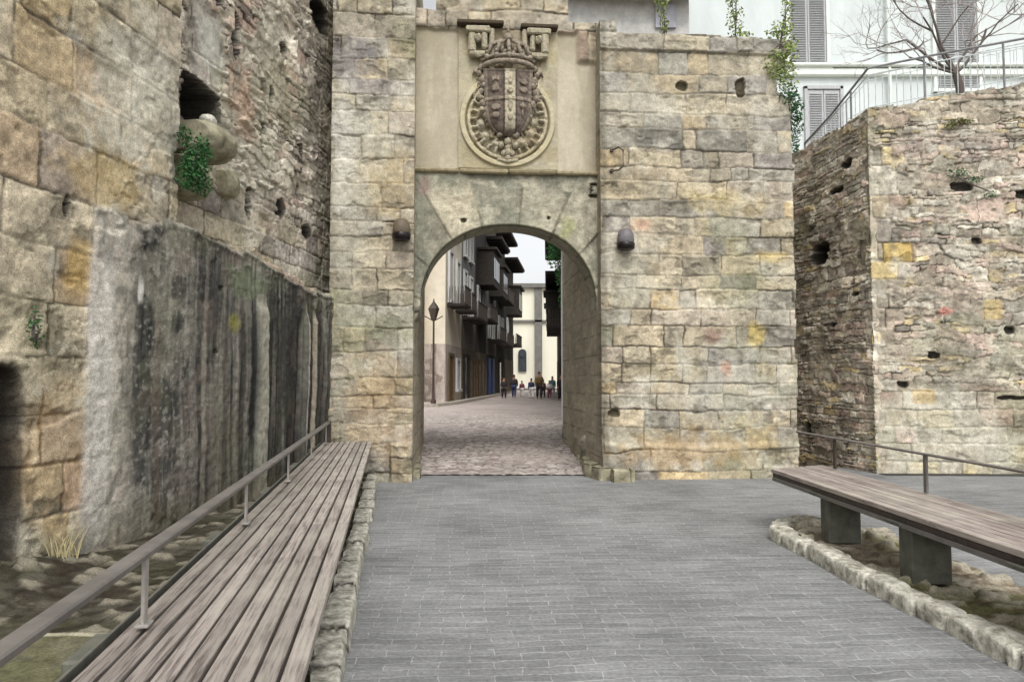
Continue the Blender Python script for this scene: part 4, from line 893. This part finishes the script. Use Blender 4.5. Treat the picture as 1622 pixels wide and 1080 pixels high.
def drygrass(x,y,z,n,h,label,seed):
    rr=random.Random(seed); mb=MB()
    for _ in range(n):
        a=rr.uniform(0,6.28); l=rr.uniform(.5,1)*h; bx,by=x+rr.gauss(0,.05),y+rr.gauss(0,.05); e=rr.uniform(.1,.5)*l
        mb.tube([(bx,by,z),(bx+e*.4*math.cos(a),by+e*.4*math.sin(a),z+l*.6),(bx+e*math.cos(a),by+e*math.sin(a),z+l)],[.005,.004,.001],4)
    return tag(mb.build('dry_grass',DRY,None,loc=(x,y,z)),label,'grass tuft')
drygrass(-3.50,5.75,.14,26,.34,'pale dry grass tuft at the foot of the left wall near the niche',3)
# ------------------------------------------------------------------ TERRACE, RAILING, TREE
flat('terrace',[(6.3,13.2),(5.3,16.5),(2.3,17),(2.3,24),(5.3,24),(60,24),(60,12.9),(6.6,12.9)],6.15,plain('terrace_ground',cc(140,134,122),scale=3))
mb=MB(); V=[(6.5,12.75,6.2),(18,12.3,8.0),(18,21.9,8.3),(6.5,21.9,6.4)]; mb.add(V,[(0,1,2,3)]); tag(mb.build('terrace_ramp',plain('ramp_stone',cc(150,146,136),scale=3)),kind='structure')
RL=plain('pale_grey_railing',cc(176,182,182),scale=8,bump=0,rough=.5); RD=plain('dark_handrail',cc(112,112,114),scale=8,bump=0,rough=.5)
def railing(pts,tops,label,spacing,dark=True):
    e=empty('railing',pts[0],label,'railing'); 
    top=[(p[0],p[1],p[2]+t) for p,t in zip(pts,tops)]
    MB().tube(top,.022 if dark else .016,6).build('handrail',RD if dark else RL,e)
    low=[(p[0],p[1],p[2]+t*.86) for p,t in zip(pts,tops)]; bot=[(p[0],p[1],p[2]+.07) for p in pts]
    m=MB(); m.tube(low,.010,5); m.tube(bot,.012,5); m.build('rail_bar',RL,e)
    m=MB(); cnt=0; posts=[]
    for i in range(len(pts)-1):
        a,b=Vector(pts[i]),Vector(pts[i+1]); ta,tb=tops[i],tops[i+1]; L=(b-a).length; k=max(1,int(L/spacing))
        for j in range(k):
            q=a.lerp(b,j/k); t=ta+(tb-ta)*j/k; 
            if cnt%12==0: posts.append((q.copy(),t))
            MB().tube([(q.x,q.y,q.z),(q.x,q.y,q.z+t*.86)],.008,4).build('baluster',RL,e); cnt+=1
    for q,t in posts: MB().tube([(q.x,q.y,q.z-.05),(q.x,q.y,q.z+t)],.018,6).build('post',RD,e)
    return e
railing([(5.98,14.6,6.18),(6.12,13.7,6.2),(6.32,12.62,6.24),(7.4,12.55,6.40),(9.0,12.5,6.66),(12,12.35,7.15)],[.22,.45,.86,.9,.92,.95],'light baluster railing with dark handrail along the top of the right wall',.115)
railing([(7.6,16.2,7.4),(8.0,16.0,7.6),(13,15.6,8.5)],[.5,.8,.85],'second thin pale railing further up the terrace behind the first',.3,False)
def tree():
    rr=random.Random(21); base=(8.2,12.95,6.55); e=empty('bare_tree',base,'leafless grey tree with fine twigs spreading over the terrace railing','tree')
    tr=MB(); tw=MB()
    def grow(p,d,l,r,dep):
        if dep==0 or r<.0016: return
        n=4; pts=[Vector(p)]; dd=Vector(d)
        for i in range(n):
            dd=(dd+Vector((rr.gauss(0,.16),rr.gauss(0,.16),rr.gauss(0,.10)+.03))).normalized(); pts.append(pts[-1]+dd*l/n)
        (tr if r>.016 else tw).tube(pts,[r*(1-.4*i/n) for i in range(n+1)],6 if r>.016 else 4,cap=False)
        for k in range(rr.choice([2,3,3])):
            q=pts[rr.randint(2,n)]; nd_=(dd+Vector((rr.gauss(0,.7),rr.gauss(0,.55),rr.gauss(0,.45)))).normalized(); grow(q,nd_,l*rr.uniform(.6,.85),r*rr.uniform(.5,.68),dep-1)
    P=Vector(base); tr.tube([P-Vector((0,0,.4)),P+Vector((-.05,0,.35)),P+Vector((-.12,0,.6))],[.09,.075,.06],8,cap=False)
    q=P+Vector((-.12,0,.6)); grow(q,(-.75,.1,.65),1.1,.030,7); grow(q,(-.25,-.1,1),1.15,.032,7); grow(q,(.6,0,.5),1.1,.030,7); grow(q,(-1,.0,.25),.95,.024,7); grow(q,(.2,.2,1),1.2,.028,7); grow(q,(-.9,.1,.9),1.2,.026,7)
    tr.build('trunk',BARK,e,smooth=True); tw.build('twigs',TWIG,e)
tree()
# ------------------------------------------------------------------ BUILDINGS BEHIND THE TERRACE
WHITE=plain('white_render',cc(184,191,191),scale=1.5,var=.05,bump=.03,rough=.9,col2=cc(194,200,199),stretch=(1,1,.4))
SHUT=plain('grey_shutter',cc(150,152,156),scale=20,var=.3,bump=.3,rough=.7,stretch=(9,9,.3),col2=cc(190,192,192)); TRIM=plain('white_trim',cc(206,212,206),scale=4,var=.05,bump=.05)
PANE=plain('window_pane',cc(58,62,66),scale=3,bump=0,rough=.15)
def whitehouse():
    e=empty('white_house',(13,22,6),'large white rendered house with tall grey shuttered windows above the terrace','house')
    MB().box((14.3,26,10.1),(17.9,8,20.2)).build('wall',WHITE,e)
    MB().bbox((14.0,21.94,11.02),(18.1,.20,.22),.03).bbox((14.0,21.9,11.22),(18.14,.30,.10),.03).build('string_course',TRIM,e)
    for (x,z,h,w) in ((9.15,12.5,2.6,1.15),(13.75,12.2,3.4,1.3),(18.2,12.6,2.9,1.2),(9.6,9.2,2.6,1.0),(14.2,8.9,2.4,1.1)):
        f=MB(); 
        for sx in (-1,1): f.bbox((x+sx*(w/2+.05),21.96,z),(.10,.12,h+.2),.01)
        f.bbox((x,21.96,z+h/2+.06),(w+.2,.12,.12),.01); f.bbox((x,21.94,z-h/2-.05),(w+.3,.18,.10),.01)
        fo=f.build('window',TRIM if z>11 else SHUT,e)
        for sx in (-1,1):
            m=MB().box((x+sx*w/4,21.97,z),(w/2-.02,.05,h-.04)); k=int((h-.1)/.075)
            for i in range(k): m.box((x+sx*w/4,21.93,z-h/2+.06+i*.075),(w/2-.12,.05,.012),tilt=Matrix.Rotation(.6,3,'X'))
            m.build('shutter',SHUT,fo)
    m=MB(); m.tube([(11.6,21.85,6),(11.6,21.85,20)],.05,8); m.build('downpipe',TRIM,e)
whitehouse()
def annex():
    e=empty('annex',(3.6,20.5,6),'grey stone annex with dark eaves seen above the crest wall','house')
    g=plain('grey_annex_wall',cc(168,167,164),scale=5,var=.2,bump=.3); MB().box((3.4,22.2,6.5),(3.6,2.8,13)).build('wall',g,e)
    r=MB(); 
    V=[(1.45,20.2,12.9),(5.3,20.2,12.75),(5.3,23.8,14.3),(1.45,23.8,14.4),(1.45,20.2,12.75),(5.3,20.2,12.6),(5.3,23.8,14.15),(1.45,23.8,14.25)]
    r.add(V,[(0,1,2,3),(4,7,6,5),(0,4,5,1),(1,5,6,2),(2,6,7,3),(3,7,4,0)])
    for i in range(14): r.tube([(1.97+i*.24,20.15,12.93-.009*i),(1.97+i*.24,23.7,14.42-.009*i)],.07,6)
    r.build('roof',plain('old_roof_tiles',cc(104,100,98),scale=9,var=.3,bump=.4),e)
    MB().box((4.5,20.76,12.2),(.6,.1,.7)).build('window',plain('lilac_grey_pane',cc(150,150,158),scale=3,bump=0),e)
annex()
# ------------------------------------------------------------------ STREET BEYOND THE ARCH
ZS=.235
PL_B=plain('beige_plaster',cc(204,194,174),scale=1.2,var=.1,bump=.1,col2=cc(216,208,190)); PL_G=plain('grey_plaster',cc(104,102,98),scale=2,var=.2,bump=.1)
PL_D=plain('dark_timber_facade',cc(52,48,43),scale=5,var=.3,bump=.2); PL_C=plain('cream_plaster',cc(204,201,184),scale=.8,var=.07,bump=.05,stretch=(1,1,.15)); PL_T=plain('tan_stone_front',cc(92,84,70),scale=4,var=.25,bump=.3)
EAVE=plain('dark_eave_timber',cc(44,38,34),scale=6,bump=.2); DOORW=plain('brown_door',cc(104,74,48),scale=9,bump=.1,stretch=(6,6,.4)); BLUE=plain('blue_paint',cc(40,58,104),scale=4,var=.15,bump=.05,rough=.5); WF=plain('white_frame',cc(190,190,186),scale=4,var=.05,bump=0)
BRICK=paving_mat('pale_stone_base',.22,.5,cc(192,182,172),cc(172,160,152),cc(140,128,118),.02,bump=.5)
def house(x0,y0,x1,y1,h,depth,side,wall,base,label,spec):
    """facade from (x0,y0) to (x1,y1); side=-1: body to the left of the street, +1: to the right"""
    dx,dy=x1-x0,y1-y0; L=math.hypot(dx,dy); ux,uy=dx/L,dy/L; nx,ny=(uy,-ux) if side<0 else (-uy,ux)   # n points into the street
    rz=math.atan2(uy,ux); e=empty('town_house',((x0+x1)/2,(y0+y1)/2,ZS),label,'house')
    def at(t,o,z): return (x0+ux*t+nx*o,y0+uy*t+ny*o,z)
    def bx(mb,t,o,z,dt,do,dz): return mb.box(at(t,o,z),(dt,do,dz),rz)
    m=bx(MB(),L/2,-depth/2,ZS+h/2+1.6,L,depth,h-3.2); m.build('wall',wall,e)
    bx(MB(),L/2,-depth/2+.02,ZS+1.6,L,depth,3.2).build('ground_floor',base,e)
    r=MB(); bx(r,L/2,-depth/2+.5,ZS+h+.12,L+.1,depth+1.4,.24)
    for i in range(int(L/.6)): bx(r,.3+i*.6,.55,ZS+h-.08,.12,1.1,.16)
    r.build('roof',EAVE,e)
    for (kind,t,z,w,hh) in spec:
        z+=ZS
        if kind in('win','door','shop'):
            f=MB(); fm={'win':WF,'door':PL_T,'shop':PL_D}[kind]
            bx(f,t-w/2-.08,.06,z,.16,.12,hh+.3); bx(f,t+w/2+.08,.06,z,.16,.12,hh+.3); bx(f,t,.06,z+hh/2+.08,w,.12,.16); 
            if kind=='win': bx(f,t,.09,z-hh/2-.08,w+.4,.2,.14)
            fo=f.build({'win':'window','door':'door','shop':'shop_front'}[kind],fm,e)
            bx(MB(),t,.025,z,w,.05,hh).build('pane' if kind!='door' else 'door_leaf',{'win':PANE,'door':DOORW,'shop':PANE}[kind],fo)
            if kind=='win': bx(MB(),t,.06,z,.06,.03,hh).build('mullion',WF,fo)
        if kind=='blue': bx(MB(),t,.08,z,w,.12,hh).build('shutter',BLUE,e)
        if kind=='balc':
            b=MB(); bx(b,t,.5,z,w,1.0,.14); bo=b.build('balcony',EAVE,e); q=MB()
            for i in range(int(w/.14)): bx(q,t-w/2+i*.14,.98,z+.5,.03,.03,.95)
            bx(q,t,.98,z+1.0,w,.06,.06); 
            for sx in (-1,1):
                for i in range(6): bx(q,t+sx*w/2,.15+i*.15,z+.5,.03,.03,.95)
            q.build('balcony_rail',IRON,bo)
        if kind=='box': 
            b=MB(); bx(b,t,.55,z,w,1.1,hh); bx(b,t,.6,z+hh/2+.1,w+.3,1.5,.16); bo=b.build('bay',PL_D,e); q=MB()
            for i in range(4): bx(q,t-w*.36+i*w*.24,1.12,z,w*.17,.05,hh*.6)
            q.build('window',PANE,bo)
    return at
dl=.098
def LXs(Y): return -3.5+dl*(Y-38)
bounds=[38,43,48.5,54,60,67,75]
hs=[(13.5,PL_B,BRICK,'beige plastered town house with a pale stone foot at the street corner',[('win',1.3,6.9,.9,2.6),('balc',1.4,5.3,2.0,.2),('win',3.6,6.7,.9,2.6),('balc',3.7,5.2,1.6,.2),('door',1.4,1.3,1.3,2.6),('win',3.7,1.6,1.0,1.6),('win',1.3,10.6,.9,2.2),('win',3.6,10.6,.9,2.2)]),
 (12.2,PL_G,PL_T,'grey town house with tall white framed windows, second on the left of the street',[('win',1.2,6.6,.9,2.5),('win',3.4,6.5,.9,2.5),('balc',2.4,5.0,4.2,.2),('shop',1.6,1.4,1.6,2.6),('door',4.2,1.3,1.1,2.4),('win',1.2,9.9,.9,2),('win',3.4,9.9,.9,2)]),
 (13.4,PL_D,PL_T,'dark timber fronted house with orange brown door and glazed bay',[('box',2.7,9.0,3.4,2.4),('balc',2.6,5.4,4.4,.2),('door',1.1,1.3,1.2,2.6),('door',4.2,1.3,1.2,2.6),('win',1.3,6.6,.9,2),('win',3.9,6.6,.9,2)]),
 (11.8,PL_G,PL_D,'grey house with blue shutters at street level',[('blue',1.2,1.6,1.5,2.7),('blue',3.6,1.6,1.5,2.7),('win',1.5,5.6,.9,2),('win',4.2,5.6,.9,2),('balc',3,4.3,4.6,.2),('box',3,8.8,3,2.2)]),
 (13.6,PL_D,PL_D,'dark narrow house with stacked balconies, fifth on the left of the street',[('balc',3,4.2,5,.2),('win',1.8,5.6,1,2),('win',4.6,5.6,1,2),('balc',3.2,8,5,.2),('win',3,9.4,1,2),('shop',3,1.5,2,2.6)]),
 (12.4,PL_D,PL_T,'dark far house at the left end of the street',[('balc',4,4.6,6,.2),('box',4,8.8,4,2.6),('win',2,6,1,2)])]
for i,(h,w,b,lab,spec) in enumerate(hs):
    y0,y1=bounds[i],bounds[i+1]; house(LXs(y0),y0,LXs(y1),y1-.02,h,7-.2*i,-1,w,b,lab,spec)
def corner_bits():
    # pale stone foot and drainpipe on the gable facing the gate
    e=empty('side_house',(-7,36.6,ZS),'pale plastered corner house facing the gate, with stone foot and drainpipe','house')
    MB().box((-8.1,40,ZS+6.9),(7.0,6.6,11.8-2.0)).build('wall',PL_B,e)
    MB().box((-8.1,40,ZS+1.0),(7.06,6.66,2.0)).build('stone_foot',BRICK,e)
    MB().box((-8.1,40,ZS+11.9),(8.2,7.8,.25)).build('roof',EAVE,e)
    MB().tube([(-4.75,36.6,ZS),(-4.75,36.6,ZS+11.5)],.07,8).build('drainpipe',BROWNS,e)
    f=MB().box((-6.2,36.62,ZS+6.2),(1.1,.1,1.9)).build('window',WF,e); MB().box((-6.2,36.56,ZS+6.2),(.9,.06,1.7)).build('pane',PANE,f)
corner_bits()
def rlx(Y): return 2.25+.048*(Y-24)
rs=[(24,31,9.5,PL_T,PL_T,'mossy tan stone house first on the right of the street',[('win',4,5.6,.9,1.8),('door',2,1.3,1.1,2.5)]),
 (31,40,11,PL_D,PL_T,'dark shaded house second on the right of the street',[('win',3,6,1,2),('win',6,6,1,2),('shop',4,1.4,2,2.6)]),
 (40,50,9.6,PL_D,PL_D,'dark house third on the right of the street with shop front',[('balc',5,4.4,6,.2),('win',5,5.8,1,2),('shop',4,1.4,2,2.6)]),
 (50,60,8.6,PL_D,PL_D,'dark house with a box bay, fourth on the right of the street',[('box',5,6.4,3.4,2.6),('shop',4,1.4,2,2.6)]),
 (60,78,8.4,PL_T,PL_D,'dark brown house at the right end of the street',[('box',6,6.6,3.4,2.6)])]
for (y0,y1,h,w,b,lab,spec) in rs: house(rlx(y0),y0,rlx(y1),y1-.02,h,2.9,1,w,b,lab,spec)
def church():
    e=empty('church',(3,90,ZS),'tall cream church wall closing the end of the street','church'); MB().box((5,93,6.9),(16,10,12.3)).build('wall',PL_C,e)
    m=MB(); 
    for x in (-1.4,3.2,9): m.box((x,87.9,6.6),(.9,.5,12.0))
    m.box((5,87.85,12.9),(16.5,.9,.5)); m.box((5,87.85,8.6),(16.2,.4,.25)); m.build('pilaster',PL_G,e)
    d=MB(); d.box((1.25,87.9,3.6),(1.0,.3,2.2)); d.lathe((1.25,87.75,4.7),[(0,-.1),(.5,-.1),(.5,.1),(0,.1)],16,axis='y'); d.build('window',PANE,e)
    d=MB().box((6.0,87.9,9.8),(.9,.3,1.5)); d.build('window',PANE,e)
church()
clump('creeper','green creeper hanging down the first right-hand house behind the arch','creeper',[((1.75,23.8,5.2),(.35,.4,.9)),((1.6,23.7,6.2),(.4,.4,.8)),((1.8,23.7,4.3),(.32,.3,.7)),((1.35,23.6,5.7),(.25,.3,.5)),((1.55,23.8,7.2),(.5,.5,.6))],2600,.12,LEAFD,77)
def streetlamp():
    x,y=-3.85,35.6; e=empty('street_lamp',(x,y,ZS),'slim street lamp post with a lantern in front of the pale corner house','street lamp')
    MB().lathe((x,y,ZS),[(.14,0),(.14,.3),(.08,.4),(.055,1.2),(.045,4.2)],12).build('post',BROWNS,e,smooth=True)
    MB().lathe((x,y,ZS+4.2),[(.03,0),(.12,.05),(.26,.55),(.28,.6),(.2,.75),(.05,.95),(.02,1.1)],6).build('lantern',IRON,e)
    MB().tube([(x-.45,y,ZS+4.45),(x,y,ZS+4.2),(x+.45,y,ZS+4.45)],.03,6).build('crossbar',IRON,e)
streetlamp()
def palm():
    pass
# ------------------------------------------------------------------ PEOPLE
def skinmesh(name,verts,edges,rad,sub=1):
    me=bpy.data.meshes.new('tmp'); me.from_pydata(verts,edges,[]); o=bpy.data.objects.new('tmp',me); COL.objects.link(o)
    md=o.modifiers.new('s','SKIN'); md.use_smooth_shade=True; sv=me.skin_vertices[0].data
    for i,r in enumerate(rad): sv[i].radius=(r[0],r[1]) if isinstance(r,tuple) else (r,r)
    sv[0].use_root=True; s=o.modifiers.new('ss','SUBSURF'); s.levels=sub; s.render_levels=sub
    dg=bpy.context.evaluated_depsgraph_get(); dg.update(); m2=bpy.data.meshes.new_from_object(o.evaluated_get(dg)); bpy.data.objects.remove(o); bpy.data.meshes.remove(me)
    m2.name=name; m2.materials.clear()
    m2.polygons.foreach_set('use_smooth',[True]*len(m2.polygons)); return m2
SKIN=plain('skin',cc(170,124,100),scale=10,var=.08,bump=0,rough=.6)
HAIRS=[plain('dark_hair',cc(40,32,28),scale=20,bump=0),plain('brown_hair',cc(84,62,44),scale=20,bump=0),plain('grey_hair',cc(140,134,128),scale=20,bump=0)]
def body_skel(ph,arm):
    s=.26*ph
    v=[(0,0,.94),(0,.0,1.15),(0,0,1.38),(0,0,1.48),(0,-.01,1.60),(0,-.015,1.70),
       (.10,0,.90),(.11,-s*.5,.50),(.11,-s+.05,.08),(.11,-s-.10,.03),(-.10,0,.90),(-.11,s*.35,.50),(-.11,s+.06,.10),(-.11,s-.08,.03),
       (.19,0,1.38),(.24,.05*ph+.02,1.12),(.23,-.06-arm,.90),(-.19,0,1.38),(-.24,-.05*ph,1.12),(-.23,-.14-arm*.5,.92),(.225,-.10-arm,.80),(-.225,-.20-arm*.5,.83)]
    e=[(0,1),(1,2),(2,3),(3,4),(4,5),(0,6),(6,7),(7,8),(8,9),(0,10),(10,11),(11,12),(12,13),(2,14),(14,15),(15,16),(2,17),(17,18),(18,19),(16,20),(19,21)]
    r=[(.15,.10),(.13,.09),(.15,.10),.07,(.105,.12),(.08,.10),.085,.055,.040,.035,.085,.055,.040,.035,.055,.042,.032,.055,.042,.032,.028,.028]
    return v,e,r
def person(x,y,h,rot,coat,trou,hair,label,ph=1,arm=0):
    e=empty('person',(x,y,ZS),label,'person','people walking in the street',rz=rot); e.scale=(h/1.78,)*3
    v,ed,r=body_skel(ph,arm)
    o=link('body',skinmesh('body',v,ed,r),SKIN,e)
    ci=[0,1,2,14,15,16,17,18,19]; mp={a:i for i,a in enumerate(ci)}
    ce=[(mp[a],mp[b]) for a,b in ed if a in mp and b in mp]; cr=[(.23,.17),(.21,.16),(.22,.16),.10,.085,.065,.10,.085,.065]
    link('jacket',skinmesh('jacket',[v[i] for i in ci],ce,cr),coat,e)
    ci=[0,6,7,8,10,11,12]; mp={a:i for i,a in enumerate(ci)}; ce=[(mp[a],mp[b]) for a,b in ed if a in mp and b in mp]
    link('trousers',skinmesh('trousers',[v[i] for i in ci],ce,[(.20,.15),.135,.10,.08,.135,.10,.08]),trou,e)
    MB().ball((0,.02,1.70),.115,12,sq=(.85,1,.95)).build('hair',hair,e,smooth=True,local=True)
    m=MB()
    for q in ((.11,-.26*ph-.03,.035),(-.11,.26*ph-.0,.035)): m.ball(q,.12,8,sq=(.42,1.05,.34))
    m.build('shoe',HAIRS[0],e,smooth=True,local=True)
CL={k:plain('cloth_'+k,cc(*v),scale=12,var=.12,bump=0) for k,v in dict(black=(58,52,54),plum=(120,72,84),white=(226,224,220),teal=(84,132,138),olive=(112,94,60),grey=(150,148,150),navy=(62,70,100)).items()}
PP=[(-.55,50,1.70,.2,'black','black',0,'person in dark clothes walking close to the left house fronts'),
 (.15,53,1.72,3.0,'black','navy',1,'person in a black jacket just left of the group in the street'),
 (.75,55,1.62,.1,'plum','white',1,'person in a plum top and white trousers in the street'),
 (1.35,51,1.68,3.3,'navy','white',0,'person in a navy coat and light trousers in the street'),
 (1.85,49.5,1.92,.0,'olive','black',1,'tallest person, brown hair and olive jacket, in the middle of the group'),
 (2.25,52.5,1.66,.4,'plum','black',0,'person in a plum jacket and black trousers behind the tallest person'),
 (2.6,50.5,1.60,3.0,'white','plum',2,'grey haired person in a white jacket right of the tallest person'),
 (3.0,54,1.70,.2,'teal','grey',0,'person in a teal coat near the right house fronts'),
 (3.55,51.5,1.66,.3,'white','navy',1,'person in a white top and navy trousers partly behind the teal jacket'),
 (3.9,49,1.74,3.0,'plum','black',2,'grey haired person in a plum coat beside the right shop front'),
 (3.35,50,1.72,3.2,'teal','black',0,'person in a teal jacket and black trousers at the right edge of the group'),
 (3.1,46,1.75,.1,'black','black',1,'person all in black by the right-hand shop front')]
HH=[1.50,1.66,1.22,1.40,1.84,1.32,1.26,1.55,1.30,1.42,1.6,1.68]
for i,(x,y,h,rot,c,t,hr,lab) in enumerate(PP): person(x,y,HH[i],rot,CL[c],CL[t],HAIRS[hr],lab,ph=.5+.1*(i%5),arm=.05*(i%3))
# ------------------------------------------------------------------ CAMERA, LIGHT
cam=bpy.data.cameras.new('camera'); co=bpy.data.objects.new('camera',cam); COL.objects.link(co); co.location=(0,0,1.6)
co.rotation_euler=(R(90)+math.atan(60/1150),0,0); cam.sensor_width=36; cam.lens=36*1150/1622; cam.clip_end=2000; cam.clip_start=.05; sc.camera=co
w=bpy.data.worlds.new('World'); sc.world=w; w.use_nodes=True; nt=w.node_tree; bg=nt.nodes['Background']
sky=nt.nodes.new('ShaderNodeTexSky'); sky.sky_type='NISHITA'; sky.sun_disc=False; SE,SR=R(52),R(172)
sky.sun_elevation=SE; sky.sun_rotation=SR; sky.air_density=1.0; sky.dust_density=4.0; sky.ozone_density=.6
hsv=nt.nodes.new('ShaderNodeHueSaturation'); hsv.inputs['Saturation'].default_value=.10; hsv.inputs['Value'].default_value=1.55
nt.links.new(sky.outputs[0],hsv.inputs['Color']); nt.links.new(hsv.outputs[0],bg.inputs['Color']); bg.inputs['Strength'].default_value=.15
sun=bpy.data.lights.new('sun','SUN'); so=bpy.data.objects.new('sun',sun); COL.objects.link(so); sun.energy=1.1; sun.angle=R(20); sun.color=(1,.97,.92)
# sky sun_rotation is measured clockwise from +Y
dirv=Vector((math.sin(SR)*math.cos(SE),math.cos(SR)*math.cos(SE),math.sin(SE))); so.rotation_euler=dirv.to_track_quat('Z','Y').to_euler(); so.location=(0,0,30)
sc.view_settings.view_transform='Standard'; sc.view_settings.look='None'; sc.view_settings.exposure=0; sc.view_settings.gamma=1
